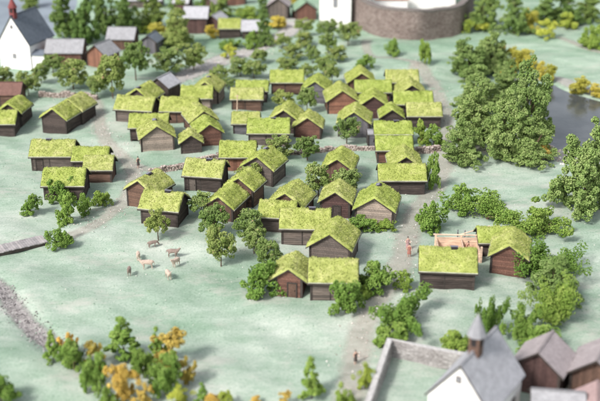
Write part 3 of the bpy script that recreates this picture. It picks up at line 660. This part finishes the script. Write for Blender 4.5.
def box_building(name, x, y, wm, d, hh, rot, wallm, label, cat, roofm, pyramid=False, wins=()):
    p = at(x, y); back = Vector((math.sin(R(rot)), math.cos(R(rot)), 0)); c = p + back * d / 2
    root = empty(name, (c.x, c.y, p.z), -R(rot), label=label, cat=cat); mb = MB(); mb.box(-wm / 2, wm / 2, -d / 2, d / 2, -.6, hh); mb.build('walls', wallm, root, .05)
    rb = MB(); a, b = wm / 2 + .3, d / 2 + .3; i0 = 0; rb.v = [(-a, -b, hh), (a, -b, hh), (a, b, hh), (-a, b, hh)]
    if pyramid: rb.v += [(0, 0, hh + a * 1.3)]; rb.f = [(3, 2, 1, 0), (0, 1, 4), (1, 2, 4), (2, 3, 4), (3, 0, 4)]
    else: rb.v += [(-a + 1, 0, hh + b * .8), (a - 1, 0, hh + b * .8)]; rb.f = [(3, 2, 1, 0), (0, 1, 5, 4), (1, 2, 5), (2, 3, 4, 5), (3, 0, 4)]
    rb.t = [.5] * len(rb.f); rb.build('roof', roofm, root)
    for (u, z, ww, hw) in wins: window((Vector((0, -d / 2, 0)), Vector((1, 0, 0)), Vector((0, -1, 0))), u, z, ww, hw, root)
    return root
M['flat_red'] = plain('red_tile_plain', (0.55, 0.16, 0.10), .8); M['flat_slate'] = plain('slate_plain', (0.2, 0.22, 0.25), .7)
box_building('castle_tower', 335, 27.5, 6.7, 6.5, 13, 2, M['white'], 'square white castle tower with a dark slit window, left of the bastion wall', 'tower', M['flat_slate'], True, [(0, 4.4, .7, 2.6), (-.2, 9, .7, 1.4), (1.3, 1.0, .35, .4)])
box_building('castle_hall', 412, 17, 19.5, 9, 11, -4, M['white'], 'long white castle hall rising behind the curving bastion wall', 'hall', M['flat_red'], False, [(-6, 7, .8, 1.3), (-2, 7, .8, 1.3), (2, 7, .8, 1.3), (6, 7, .8, 1.3)])
h('S',391,21,32,2.2,4.95,0,'white','low white castle wing with orange red roof above the bastion wall', roof='red', style='plaster', pitch=28, name='castle_wing', cat='wing', group=None, oe=.3, og=.2)
# churchyard wall at the lower right
wall_run('churchyard_wall', [(345,470),(364.5,417),(386,358),(430,365),(478,373)], 0, 1.85, -.62, M['yard'], 'grey stone churchyard wall with a sharp corner at the lower right', 'wall', M['cap'], .07, sub=1)
# ---- dry stone walls of stacked stones
def stone_row(pts, height, thick, label, group='low walls of stacked stones between the huts', name='dry_stone_wall'):
    Q = [at(x, y) for x, y in pts]; cen = []; rad = []; o0 = Q[0]
    for i in range(len(Q) - 1):
        a, b = Q[i], Q[i + 1]; L_ = (b - a).length; n_ = int(L_ / .22); d = (b - a).normalized(); nr = Vector((-d.y, d.x, 0))
        for k in range(n_):
            p = a + (b - a) * (k / n_)
            top = height * (.8 + .3 * noise.noise((p.x * .6, p.y * .6, 1)))
            z = 0
            while z < top:
                for s in (-.5, 0, .5):
                    q = p + nr * s * thick + Vector((random.uniform(-.08, .08), random.uniform(-.06, .06), 0)); cen.append((q.x - o0.x, q.y - o0.y, hz(q.x, q.y) - o0.z + z + .05)); rad.append(random.uniform(.10, .19))
                z += .21
    o = link(name, blobs(name, cen, rad, RNG.random(len(cen)), (1.15, 1, .8), .15), M['drywall']); o.location = o0; tag(o, label, 'wall', group)
stone_row([(150,174),(168,171),(190,167),(208,162),(221,158.5)], 1.0, .4, 'low pinkish stone wall curving below the red gabled hut')
stone_row([(284,155),(301,154),(320,152),(345,150),(377,150)], .75, .4, 'low stone wall crossing below the dark grey gabled hut')
stone_row([(412,153.5),(428,153),(441,150.5)], 1.0, .4, 'short stone wall stub right of the column of eave roofs')
stone_row([(40,97),(60,97.5),(80,97),(98,100)], 1.0, .4, 'low brown stone wall behind the dark gabled pair at upper left')
# ---- wooden bridge at left, pen, pole, trestle, well sweep
def bridge():
    a, b = at(-22, 257), at(45, 241); d = b - a; L_ = d.length; root = empty('plank_bridge', (a + d / 2), math.atan2(d.y, d.x), label='grey plank bridge running in from the left edge across the meadow', cat='bridge')
    root.location.z = 0.35; mb = MB(); n_ = int(L_ / .3)
    for k in range(n_): x = -L_ / 2 + k * L_ / n_; wob = .12 * rt(); mb.box(x + .012, x + L_ / n_ - .012, -1.15 + wob, 1.15 - .1 * rt(), -.08, .02 * rt(), rt())
    mb.build('deck', M['deck'], root)
    for s in (-1, 1):
        bm = MB(); bm.box(-L_ / 2, L_ / 2, s * .95 - .14, s * .95 + .14, -.42, -.09); bm.build('beam', M['trim'], root)
bridge()
def pen():
    p = at(459, 262.5); root = empty('timber_pen', p, R(-2), label='open roofless pen of pale raw timber behind the wide dark turf hut', cat='pen'); Wd, D = 4.9, 3.2
    for (nm, x0, x1, y0, y1, hh) in (('wall', -Wd / 2, Wd / 2, D - .14, D, 1.7), ('wall', -Wd / 2, -Wd / 2 + .14, .14, D - .14, 1.6), ('wall', Wd / 2 - .14, Wd / 2, .14, D - .14, 1.2), ('wall', -Wd / 2, Wd / 2, 0, .14, 1.1), ('wall', .45, .57, .14, D - .14, 1.5)):
        mb = MB(); z = -.4
        while z < hh: mb.box(x0, x1, y0, y1, z + .01, min(z + .22, hh), rt()); z += .22
        mb.build(nm, M['w_raw'], root)
    for (x, y) in ((-Wd / 2, 0), (Wd / 2, 0), (-Wd / 2, D), (Wd / 2, D), (.5, D)): pb = MB(); pb.box(x - .12, x + .12, y - .12, y + .12, -.4, 2.0); pb.build('post', M['w_raw'], root, .02)
    mb = MB(); mb.bar((-Wd / 2 - .3, D, 2.02), (Wd / 2 + .5, D, 1.98), .1); mb.build('rail', M['w_raw'], root)
    mb = MB(); mb.box(-Wd / 2 + .15, Wd / 2 - .15, .15, D - .15, -.3, .07); mb.build('floor_boards', M['w_raw'], root)
pen()
def sweep():
    p = at(483, 241); root = empty('well_sweep', p, R(5), label='pale slanting well pole on a forked post behind the timber pen', cat='well pole')
    mb = MB(); mb.bar((0, 0, -.3), (0, 0, 1.7), .13, r2=.1); mb.build('post', M['w_brown'], root)
    mb = MB(); mb.bar((-2.9, 0, .95), (.7, 0, 1.95), .07, t=.8); mb.build('sweep_pole', M['w_raw'], root)
    mb = MB(); mb.bar((.6, 0, 1.9), (.62, 0, 1.4), .14); mb.build('counterweight', M['yard'], root)
    p = at(461, 239); root = empty('trestle', p, R(-8), label='small dark sawing trestle standing behind the timber pen', cat='trestle')
    for x in (-.42, .42):
        for s in (-1, 1): mb = MB(); mb.bar((x, -s * .32, -.1), (x, s * .32, 1.05), .07); mb.build('leg', M['w_slate'], root)
    mb = MB(); mb.bar((-.6, 0, .52), (.6, 0, .52), .09); mb.build('crossbar', M['w_slate'], root)
sweep()
def pole(x, y, hh, label):
    p = at(x, y); root = empty('wooden_pole', p, 0, label=label, cat='pole')
    mb = MB(); mb.bar((0, 0, -.3), (.12, 0, hh), .10, n=8, r2=.07); mb.build('shaft', M['w_raw'], root); mb = MB(); mb.bar((-.3, 0, hh - .25), (.45, 0, hh - .2), .05); mb.build('crosspiece', M['w_raw'], root)
pole(237, 112, 2.9, 'pale wooden pole standing before the front hut of a close pair')
# ------------------------------------------------------------------ trees
def crown_mesh(name, lobes, n, g0, g1, w0, h0):
    """leaf grains gathered in sprays, the sprays spread over the lobes"""
    L_ = np.array([l[:3] for l in lobes]); Rr = np.array([l[3] for l in lobes]); wgt = Rr ** 2; wgt /= wgt.sum()
    G = 48; ns = n // G; idx = RNG.choice(len(lobes), ns, p=wgt); d = RNG.normal(size=(ns, 3)); d /= np.linalg.norm(d, axis=1)[:, None]
    sc_ = L_[idx] + d * (Rr[idx] * (.45 + .55 * RNG.random(ns)))[:, None] * np.array([1, 1, .9])
    sr = RNG.uniform(.6, 1.3, ns) * (.068 if w0 < 4.5 else .047) * w0
    q = RNG.normal(size=(ns * G, 3)); q /= np.linalg.norm(q, axis=1)[:, None]
    c = np.repeat(sc_, G, 0) + q * (np.repeat(sr, G) * (.75 + .35 * RNG.random(ns * G)))[:, None]
    tn = np.repeat(RNG.random(ns), G) * .25 + RNG.random(ns * G) * .6 + np.array([.25 * noise.noise(Vector(q_) * .9) for q_ in c]) + .08
    lo, hi = np.percentile(c[:, :2], 3, 0), np.percentile(c[:, :2], 97, 0); c[:, :2] = (c[:, :2] - (lo + hi) / 2) * (w0 / (hi - lo)) * .96
    zt = np.percentile(c[:, 2], 98.5); c[:, 2] *= h0 / zt; k_ = c[:, 2] > g1; c = c[k_]; tn = tn[k_]
    return blobs(name, c, RNG.uniform(g0, g1, len(c)), np.clip(tn, 0, 1), (1, 1, .8), .35)
def rnd_lobes(kind, w_, h_):
    out = []
    if kind == 'round':
        out.append((0, 0, h_ * .54, w_ * .34))
        for k in range(15):
            a = random.uniform(0, 6.28); e = random.uniform(-1.1, 1.3); q = w_ * .27; out.append((q * math.cos(a) * math.cos(e), q * math.sin(a) * math.cos(e), h_ * .53 + math.sin(e) * h_ * .30, w_ * random.uniform(.14, .22)))
    elif kind == 'low':
        for k in range(19):
            a = random.uniform(0, 6.28); q = w_ * random.uniform(.02, .36); rr = w_ * random.uniform(.11, .18); zt = (h_ - rr) * (1 - .95 * (q / w_) ** 1.2)
            out.append((q * math.cos(a), q * math.sin(a) * .85, max(rr * .7, random.choice((random.uniform(.15, .5), random.uniform(.6, 1))) * zt), rr))
    elif kind == 'tall':
        for m_ in range(4):                                    # several leaders of unequal height
            a0 = m_ * 1.7 + random.uniform(0, 1); q0 = w_ * random.uniform(.08, .26); top = h_ * (1.0 if m_ == 0 else random.uniform(.55, .9)); q0 = q0 * (.4 if m_ == 0 else 1)
            for k in range(12):
                t = k / 11; z = top * (.12 + .82 * t); q = w_ * .20 * (1 - .88 * t ** 2) * random.uniform(.2, 1.1); a = random.uniform(0, 6.28); rr = w_ * (.17 - .08 * t) * random.uniform(.75, 1.25)
                out.append((q0 * math.cos(a0) + q * math.cos(a), q0 * math.sin(a0) + q * math.sin(a), z, rr))
    elif kind == 'spire':
        for k in range(20):
            t = k / 19; z = h_ * (.10 + .84 * t); q = w_ * .34 * (1 - t) ** .8 * random.uniform(.6, 1.1); a = k * 2.4; rr = w_ * (.20 - .13 * t); out.append((q * math.cos(a), q * math.sin(a), z, rr))
    elif kind == 'branchy':
        for k in range(8):
            a = random.uniform(0, 6.28); L_ = random.uniform(.55, 1); e = random.choice((.25, .4, .9, 1.3)) + random.uniform(-.1, .15)
            for j in range(4):
                t = (j + 1) / 4 * L_; out.append((w_ * .5 * t * math.cos(a) * math.cos(e), w_ * .5 * t * math.sin(a) * math.cos(e), h_ * (.16 + .8 * t * math.sin(e)), w_ * (.105 - .045 * t)))
    return out
KIND = {'orch': ('round', 3.1, 3.4, 4300, .045, .095, 'f_orch', 'orchard_tree', 'tree', 'round orchard trees among the huts'),
        'bush': ('low', 3.4, 2.8, 4200, .05, .105, 'f_bush', 'green_shrub', 'shrub', 'fresh green shrubs around the huts'),
        'bran': ('branchy', 7.0, 3.6, 6000, .06, .12, 'f_bush', 'spreading_shrub', 'shrub', 'spreading green shrubs on the right meadow'),
        'tall': ('tall', 6.0, 8.0, 14500, .07, .135, 'f_tall', 'broadleaf_tree', 'tree', 'tall sage green trees near the river'),
        'far': ('tall', 5.5, 7.0, 8500, .075, .145, 'f_far', 'leafy_tree', 'tree', 'deep green trees at the top of the photo'),
        'spire': ('spire', 2.4, 4.0, 3400, .05, .11, 'f_bush', 'pointed_shrub', 'shrub', 'pointed green shrubs in the foreground'),
        'yel': ('low', 3.2, 3.2, 3800, .055, .11, 'f_yel', 'yellow_shrub', 'shrub', 'yellow autumn shrubs'),
        'ora': ('low', 2.6, 2.9, 3800, .045, .09, 'f_ora', 'orange_shrub', 'shrub', 'orange autumn shrubs'),
        'lime': ('low', 2.6, 2.6, 3200, .045, .09, 'f_lime', 'lime_shrub', 'shrub', 'bright lime green shrubs')}
PROTO = {}
for k, (shape, w0, h0, n_, g0, g1, mm, nm, ct, gr) in KIND.items():
    PROTO[k] = []
    for v in range(4):
        cm = crown_mesh(nm + '_crown', rnd_lobes(shape, w0, h0), n_, g0, g1, w0, h0); cm.materials.append(M[mm])
        tb = MB(); th_ = h0 * (.55 if shape in ('round', 'tall') else .3); tb.bar((0, 0, -.3), (.05, .03, th_ * .5), w0 * .032, r2=w0 * .024); tb.bar((.05, .03, th_ * .5), (-.04, 0, th_), w0 * .024, r2=w0 * .012)
        for q in range(5): a = random.uniform(0, 6.28); tb.bar((.03, .02, th_ * random.uniform(.5, .9)), (w0 * .24 * math.cos(a), w0 * .24 * math.sin(a), th_ * random.uniform(1.0, 1.35)), w0 * .016, n=5, r2=w0 * .006)
        tm = bpy.data.meshes.new(nm + '_trunk'); tm.from_pydata(tb.v, [], tb.f); tm.update(); a_ = tm.attributes.new('tint', 'FLOAT', 'FACE'); a_.data.foreach_set('value', tb.t); tm.materials.append(M['bark'])
        PROTO[k].append((cm, tm))
TREEN = [0]
def tree(k, x0, x1, ytop, ybase, label, mat_=None):
    """x range, crown top and foot in photo pixels"""
    shape, w0, h0, *_r, nm, ct, gr = KIND[k]; TREEN[0] += 1
    wpx = x1 - x0; grounded = shape in ('low', 'branchy', 'spire') or k == 'tall'
    yb = ybase - (0.16 * wpx if grounded else 0.02 * wpx); s = sc_at(yb); p = at((x0 + x1) / 2, yb)
    wm_ = wpx * {'far': .84, 'tall': .86, 'bran': .88, 'bush': .92}.get(k, .97) / s; hm = max(.35 * wm_, (yb - ytop) / (s * cosv(yb)) - .08 * wm_)
    cm, tm = PROTO[k][TREEN[0] * 7 % 4]
    root = empty(nm, p, random.uniform(0, 6.28), label=label, cat=ct, group=gr); root.scale = (wm_ / w0, wm_ / w0, hm / h0)
    c = link('crown', cm, None, root); t = link('trunk', tm, None, root)
    return root
T = tree
# orchard trees in and around the village
T('orch',209,233,228,267,'orchard tree with reddish fruit standing alone on the meadow before the village')
T('orch',199,227,207,238,'orchard tree up left of the lone fruit tree on the meadow')
T('orch',190,213,193,218,'orchard tree below the dark hut that stands alone under the stone wall')
T('orch',236,261,211,240,'orchard tree right of the gable of the two joined brown huts')
T('orch',243,265,228,254,'orchard tree left of the long central hut, upper of two')
T('orch',257,280,240,270,'orchard tree above the bush beside the red front hut, lower of two')
T('orch',148,169,211,241,'orchard tree below the front wall of the lower left corner hut')
T('orch',306,331,164,197,'orchard tree at the left of the brown plank gable')
T('orch',336,360,168,198,'orchard tree at the right of the brown plank gable')
T('orch',296,319,136,161,'orchard tree below the low red brown gable')
T('orch',336,357,117,144,'orchard tree before the left half of the dark grey gable')
T('orch',267,290,135,158,'orchard tree at the right corner of the long grey hut')
T('orch',239,260,164,186,'orchard tree at the left edge of the grey brown gable with smoke vent')
T('orch',273,293,91,109,'orchard tree below the brown hut with the long eave wall')
T('orch',298,316,88,113,'orchard tree at the left corner of the blue grey gable')
T('bush',413,429,121,148,'round shrub below the rightmost upper hut, left of two')
T('bush',424,443,125,149,'round shrub below the rightmost upper hut, right of two')
T('bush',425,439,156,191,'upright shrub close to the right wall of the broad fronted hut')
# left meadow
T('bush',51,76,179,206,'shrub covering the front of the lowest hut of the meadow quartet')
T('bush',56,79,195,226,'shrub in the left meadow clump, just above the small lone bottom one')
T('bush',78,93,193,217,'shrub at the right of the left meadow clump')
T('bush',93,111,190,209,'smallest shrub at the right end of the left meadow clump')
T('bush',47,73,227,250,'shrub at the inner end of the grey plank bridge')
T('bush',22,41,195,217,'lone small shrub left of the meadow clump')
# centre and right shrubs
T('bush',246,281,262,300,'bushy shrub at the left wall of the small red front hut')
T('bush',347,377,216,234,'low shrub before the wide pale gable')
T('bush',372,394,219,233,'smaller low shrub at the right corner of the wide pale gable')
T('bush',303,316,222,243,'slim shrub before the front wall of the long central hut')
T('bush',358,392,261,296,'round shrub right of the hut at the front centre')
T('bush',330,362,279,318,'shrub before the right half of the hut at the front centre')
T('bush',359,372,284,300,'low shrub between the round shrub and the one before the front hut')
T('bush',394,412,272,292,'small shrub on the path left of the wide dark hut')
T('bran',372,438,297,338,'large broad bush left above the churchyard wall corner')
T('bush',373,406,325,350,'low shrub touching the corner of the churchyard wall')
T('bush',416,447,243-40,235,'shrub beside the path above the timber pen')
T('bush',445,474,186,216,'shrub by the path bend right of the broad fronted hut')
T('bran',456,519,194,229,'wide spreading shrub above the small hidden hut on the right')
T('bran',508,571,206,245,'spreading shrub with a pointed top behind the rightmost red brown hut')
T('bran',516,582,246,286,'spreading shrub at the right wall of the rightmost hut')
T('tall',533,577,254,305,'tall bushy tree in front of the spreading shrub at the right')
T('bran',474,504,300,341,'shrub with a pointed branch behind the grey church spire')
T('bran',498,540,305,344,'spreading shrub right behind the slate roof of the lower church')
T('bran',526,577,285,330,'spreading shrub above the open gabled brown house')
T('bush',518,555,326,356,'shrub between lower church roof and the open gabled house')
T('bush',438,470,331,357,'low shrub behind the churchyard wall near the spire')
T('spire',302,322,360,402,'slim leaning shrub left of the path at the bottom')
T('bush',333,354,388,412,'shrub on the path edge at the very bottom')
T('lime',358,372,365,392,'small bright lime shrub left of the churchyard wall')
# lower left clump
T('bush',-14,17,376,408,'dark green shrub cut by the lower left corner')
T('spire',46,61,331,364,'slim green shrub at the left end of the autumn clump')
T('ora',60,78,334,360,'yellow orange shrub at the left of the autumn clump')
T('bush',60,89,340,375,'green shrub in front of the left yellow one in the autumn clump')
T('ora',86,104,345,374,'yellow shrub at the middle of the autumn clump')
T('bush',82,107,356,396,'green shrub below the middle yellow one in the autumn clump')
T('spire',110,138,318,362,'tallest pointed green shrub of the autumn clump')
T('ora',111,137,366,408,'large orange shrub at the bottom of the autumn clump')
T('bush',100,117,388,412,'green shrub left of the large orange one at the bottom')
T('bush',133,154,349,380,'green shrub right of the tallest pointed one')
T('ora',138,152,385,410,'small orange shrub right of the large orange one at the bottom edge')
T('spire',149,166,329,366,'narrow green shrub behind the orange shrub on the right of the clump')
T('ora',154,183,333,370,'bright orange shrub on the right of the autumn clump')
T('bush',150,181,358,399,'green shrub under the bright orange one')
T('ora',180,196,360,388,'small orange shrub standing apart at the right end of the clump')
T('lime',170,189,388,410,'yellow green shrub at the bottom edge right of the clump')
T('spire',196,210,384,408,'slim green shrub at the bottom edge')
T('ora',205,220,394,412,'orange shrub at the bottom edge left of centre')
T('lime',218,232,391,410,'lime shrub at the bottom edge beside the orange one')
T('ora',249,262,397,410,'barely visible orange shrub at the bottom edge near centre')
T('ora',279,290,392,408,'tiny orange shrub at the bottom edge, nearest to the slim leaning shrub')
# river trees
T('tall',445,480,122,170,'sage tree nearest to the stone wall stub, lower left of the river grove')
T('tall',447,486,40,85,'round topped tree at the upper left of the river grove')
T('tall',455,500,68,118,'tree below the round topped one in the river grove')
T('tall',452,496,88,150,'broad tree in the left middle of the river grove')
T('tall',484,524,92,165,'tree at the centre front of the river grove')
T('tall',505,549,66,150,'tallest pointed tree at the river side of the grove')
T('tall',512,551,120,170,'low tree at the right foot of the river grove')
T('tall',472,508,30,78,'dense tree at the upper right of the river grove')
T('tall',488,520,62,110,'tree behind the tallest pointed one in the river grove')
T('tall',552,612,128,222,'large sage tree alone at the right edge below the river')
T('ora',534,550,144,163,'small rusty shrub at the right foot of the river grove')
# top right
T('far',467,498,-12,30,'green tree touched with orange right of the bastion wall')
T('lime',464,474,20,35,'small lime shrub at the right end of the bastion wall')
T('lime',474,492,20,34,'lime shrub below the green tree right of the bastion wall')
T('far',500,528,-14,35,'green tree at the top edge left of the two yellow shrubs')
T('yel',519,536,10,36,'yellow shrub in front of the green tree at top right')
T('lime',539,556,20,41,'lime yellow shrub on the open slope at top right')
T('far',532,562,-8,26,'green tree behind the yellow shrubs at top right')
T('far',552,582,-12,26,'green tree behind the lime shrub at the top right, in the middle of a row')
T('lime',558,576,12,32,'lime shrub before the row of green trees at top right')
T('far',574,602,-8,22,'dark green tree at the top right corner')
T('bush',580,604,26,52,'fresh green shrub at the right edge above the river')
T('ora',494,507,45,68,'orange yellow shrub on the far bank, leftmost of the bank row')
T('yel',505,522,48,72,'yellow shrub on the far bank, second of the bank row')
T('yel',519,538,50,74,'yellow shrub on the far bank, third of the bank row')
T('yel',536,546,62,82,'narrow yellow shrub on the far bank beside the open water')
T('yel',543,555,65,84,'yellow shrub at the right end of the far bank row')
T('ora',500,513,70,88,'rusty orange shrub among the sage trees of the grove')
T('yel',569,587,75,96,'lone yellow shrub on the far river bank')
T('yel',589,604,84,99,'yellow shrub at the right edge on the far river bank')
# upper meadow orchard
T('orch',-4,14,66,90,'orchard tree at the left edge below the white church')
T('orch',19,38,72,96,'orchard tree left of the low brown stone wall')
T('orch',34,49,64,84,'orchard tree below the white annex')
T('orch',44,63,55,75,'orchard tree before the left end of the red house')
T('orch',60,87,60,90,'broad orchard tree below the right end of the red house')
T('orch',88,107,72,97,'orchard tree below the rust red gabled house')
T('orch',100,126,56,99,'tall orchard tree right of the rust red gabled house')
T('orch',124,148,44,81,'orchard tree below the small dark grey hut')
T('orch',155,181,47,75,'orchard tree at the foot of the big leafy tree')
T('orch',183,205,45,71,'orchard tree left of the grey road, below the tall plum brown house')
T('orch',211,228,66,82,'orchard tree where the grey road reaches the village')
T('orch',222,235,78,90,'low orchard tree behind the smoke vented pale gable')
T('orch',231,250,57,77,'orchard tree right of the grey road, left of two')
T('orch',243,265,59,79,'orchard tree right of the grey road, right of two')
T('orch',252,267,49,64,'orchard tree above the two beside the grey road')
T('orch',275,291,34,49,'orchard tree at the upper bend of the grey road')
T('orch',284,302,43,60,'orchard tree right of the upper bend of the grey road')
T('orch',278,297,57,73,'orchard tree just above the brown hut with the long eave wall')
T('orch',300,313,64,78,'small orchard tree above the blue grey gable')
T('orch',296,313,19,36,'orchard tree below the green roofed house, upper of two')
T('orch',297,312,31,48,'orchard tree below the green roofed house, lower of two')
T('orch',319,336,19,38,'orchard tree at the left foot of the white tower')
T('orch',320,337,33,54,'orchard tree straight below the white tower')
T('orch',338,358,22,46,'orchard tree at the corner of white tower and bastion wall')
T('orch',329,345,45,62,'orchard tree in the middle of the grove under the tower')
T('orch',306,319,46,64,'orchard tree at the left of the grove under the tower')
T('orch',314,334,56,76,'orchard tree at the lower end of the grove under the tower')
T('orch',325,339,64,84,'lowest orchard tree of the grove under the tower')
T('bush',356,373,55,73,'lone shrub just above the topmost gabled hut')
T('bush',386,400,39,58,'shrub on the open slope below the bastion wall, left of two')
T('bush',419,431,41,66,'upright shrub on the open slope below the bastion wall, right of two')
# top left and top middle
T('far',52,80,-10,38,'leafy tree behind the red house at upper left, leftmost')
T('far',72,100,-14,44,'leafy tree behind the rust red gable at upper left')
T('far',92,118,-12,34,'leafy tree above the wide grey roof at upper left')
T('far',112,140,-8,34,'leafy tree with a yellow shrub at its foot at upper left')
T('far',22,40,-18,12,'leafy tree behind the ridge of the upper left church')
T('yel',117,132,17,31,'yellow shrub among the leafy trees at upper left')
T('lime',136,152,25,36,'lime shrub left of the big leafy tree')
T('yel',150,168,22,38,'yellow shrub touching the big leafy tree')
T('far',138,166,-4,30,'leafy tree left above the big leafy tree')
T('tall',160,194,2,54,'big leafy tree at upper left of the grey road')
T('bush',196,214,-4,14,'green shrub behind the tall plum brown house')
T('yel',206,218,25,40,'yellow shrub at the wing of the tall plum brown house')
T('bush',218,240,39,52,'green shrub below the lone upper turf hut')
T('lime',223,236,44,60,'bright lime shrub before the lone upper turf hut')
T('bush',245,259,31,51,'shrub right of the lone upper turf hut')
T('far',256,274,14,46,'tree between lone upper turf hut and yellow bush')
T('yel',269,286,15,31,'bright yellow bush below the grey brown gabled house')
T('far',210,232,-10,18,'leafy tree at the top edge above the lone turf hut')
T('bush',236,262,6,22,'broad green shrub behind the low lilac roofed house')
T('far',258,270,-6,18,'leafy tree left of the grey brown gabled house at the top')
T('yel',289,300,-5,6,'yellow shrub at the top edge by the green roofed house')
T('far',168,184,-12,10,'leafy tree at the top edge above the big leafy tree')
# ------------------------------------------------------------------ people and animals
def skin_body(name, verts, edges, radii, m, parent, root_i=0, sub=1):
    me = bpy.data.meshes.new(name); me.from_pydata(verts, edges, []); me.update(); o = link(name, me, m, parent)
    o.modifiers.new('skin', 'SKIN'); 
    if not me.skin_vertices: bpy.context.view_layer.update()
    sv_ = me.skin_vertices[0].data if me.skin_vertices else None
    if sv_:
        for i, r_ in enumerate(radii): sv_[i].radius = (r_, r_) if not isinstance(r_, tuple) else r_; sv_[i].use_root = (i == root_i)
    sb = o.modifiers.new('sub', 'SUBSURF'); sb.levels = sb.render_levels = sub
    return o
def person(x, y, rot, cloth, label, arm=0.2, lean=0.0, hgt=1.7, group='little figures in the village'):
    p = at(x, y); root = empty('person', p, R(rot), label=label, cat='person', group=group); k = hgt / 1.7; root.scale = (k, k, k)
    v = [(0, 0, .92), (0, -.02 - lean * .2, 1.15), (0, -lean * .4, 1.38), (0, -lean * .5, 1.47), (0, -lean * .55 - .02, 1.60),
         (-.17, -lean * .4, 1.36), (-.25, -lean * .4 + .02, 1.10), (-.24, -.12 - arm * .3, .92 + arm * .3), (.17, -lean * .4, 1.36), (.25, -lean * .4, 1.10), (.24, -.10 - arm, .92 + arm * .5),
         (-.09, 0, .86), (-.11, -.06, .48), (-.12, .02, .06), (-.12, -.13, .035), (.09, 0, .86), (.11, .05, .48), (.12, .14, .06), (.12, 0, .035)]
    e = [(0, 1), (1, 2), (2, 3), (3, 4), (2, 5), (5, 6), (6, 7), (2, 8), (8, 9), (9, 10), (0, 11), (11, 12), (12, 13), (13, 14), (0, 15), (15, 16), (16, 17), (17, 18)]
    r_ = [.12, .12, .11, .055, .105, .06, .045, .035, .06, .045, .035, .085, .06, .042, .035, .085, .06, .042, .035]
    skin_body('body', v, e, r_, M['skin'], root)
    mb = MB(); n_ = 12; prof = [(.24, .42), (.21, .7), (.165, .95), (.175, 1.2), (.15, 1.36), (.07, 1.44)]
    for (rr, z) in prof:
        for q in range(n_): a = 2 * math.pi * q / n_; mb.v.append((rr * math.cos(a), rr * .75 * math.sin(a) - lean * .35 * max(0, z - .9), z))
    for i in range(len(prof) - 1):
        for q in range(n_): mb.f.append((i * n_ + q, i * n_ + (q + 1) % n_, (i + 1) * n_ + (q + 1) % n_, (i + 1) * n_ + q)); mb.t.append(.5)
    mb.build('tunic', M[cloth], root)
    hb = MB(); hc = Vector((0, -lean * .55, 1.66)); hb.bar(hc + Vector((0, .02, -.02)), hc + Vector((0, .01, .07)), .115, n=10, r2=.06); hb.build('hair', M['darkcloth'], root)
    return root
person(138.5, 168, 30, 'darkcloth', 'dark clothed figure at the left end of the low pinkish stone wall')
person(407.5, 250, 10, 'mauve', 'mauve clothed figure walking on the path left of the wide dark hut, farther one', .2)
person(409, 257, -15, 'rust', 'rust clothed figure on the path left of the wide dark hut, nearer one', .35)
person(355.5, 364, 20, 'darkcloth', 'dark figure walking on the path near the bottom of the photo', .3, hgt=1.5)
person(466, 254, 40, 'rust', 'rust clothed figure working inside the timber pen', .45, .5)
person(472, 251, -30, 'tan', 'tan clothed figure at the right corner of the timber pen', .3)
person(475.5, 247, 60, 'cream', 'cream clothed figure standing behind the timber pen corner', .2)
def beast(x, y, rot, m, label, k=1.0, horn=False, graze=False):
    p = at(x, y); root = empty('cow' if horn else 'sheep', p, R(rot), label=label, cat='cow' if horn else 'sheep', group='small herd grazing on the meadow'); root.scale = (k, k, k)
    hz_ = .35 if graze else 1.02; hx = -.86 if graze else -.80
    v = [(.0, 0, .68), (-.32, 0, .70), (-.55, 0, .78), (hx + .14, 0, hz_ - .02 if not graze else .5), (hx, 0, hz_ - .08), (.32, 0, .70), (.5, 0, .72), (.62, 0, .62), (.64, 0, .4)]
    e = [(0, 1), (1, 2), (2, 3), (3, 4), (0, 5), (5, 6), (6, 7), (7, 8)]; r_ = [.22, .22, .15, .10, .06, .21, .14, .03, .025]
    for (lx, ly, src, fwd) in ((-.34, -.12, 1, 1), (-.30, .12, 1, 1), (.36, -.12, 5, 0), (.32, .12, 5, 0)):
        i = len(v); kx = .03 if fwd else -.05
        v += [(lx, ly, .5), (lx + kx + (.0 if fwd else .1), ly, .28), (lx + (0 if fwd else .05), ly, .04)]; e += [(src, i), (i, i + 1), (i + 1, i + 2)]; r_ += [.085, .045, .035]
    skin_body('body', v, e, r_, m, root)
    if horn:
        for s in (-1, 1): hb = MB(); hb.bar((hx + .1, s * .06, hz_ + .04), (hx + .02, s * .2, hz_ + .16), .025, r2=.008); hb.build('horn', M['cream'], root)
    else:
        for s in (-1, 1): hb = MB(); hb.bar((hx + .12, s * .05, hz_ + .03), (hx + .14, s * .17, hz_ - .02), .035, r2=.015); hb.build('ear', m, root)
beast(152.5, 247.5, 200, M['wool_dark'], 'grey brown animal farthest up in the small herd', 1.0, graze=True)
beast(138.5, 260, 100, M['wool'], 'pale animal seen from its end at the upper left of the herd', 1.15)
beast(147.5, 269, 10, M['wool'], 'cream animal walking left in the middle of the herd', 1.3, True)
beast(129.5, 275, 95, M['wool_dark'], 'dark animal lowest at the left of the herd', 1.1)
beast(173, 257.5, 170, M['wool_dark'], 'brown animal at the upper right of the herd', 1.25, True)
beast(176, 266.5, 60, M['wool'], 'pale animal right below the brown one of the herd', 1.2)
beast(168.5, 279, 115, M['wool'], 'pale animal lowest at the right of the herd', 1.2, True)
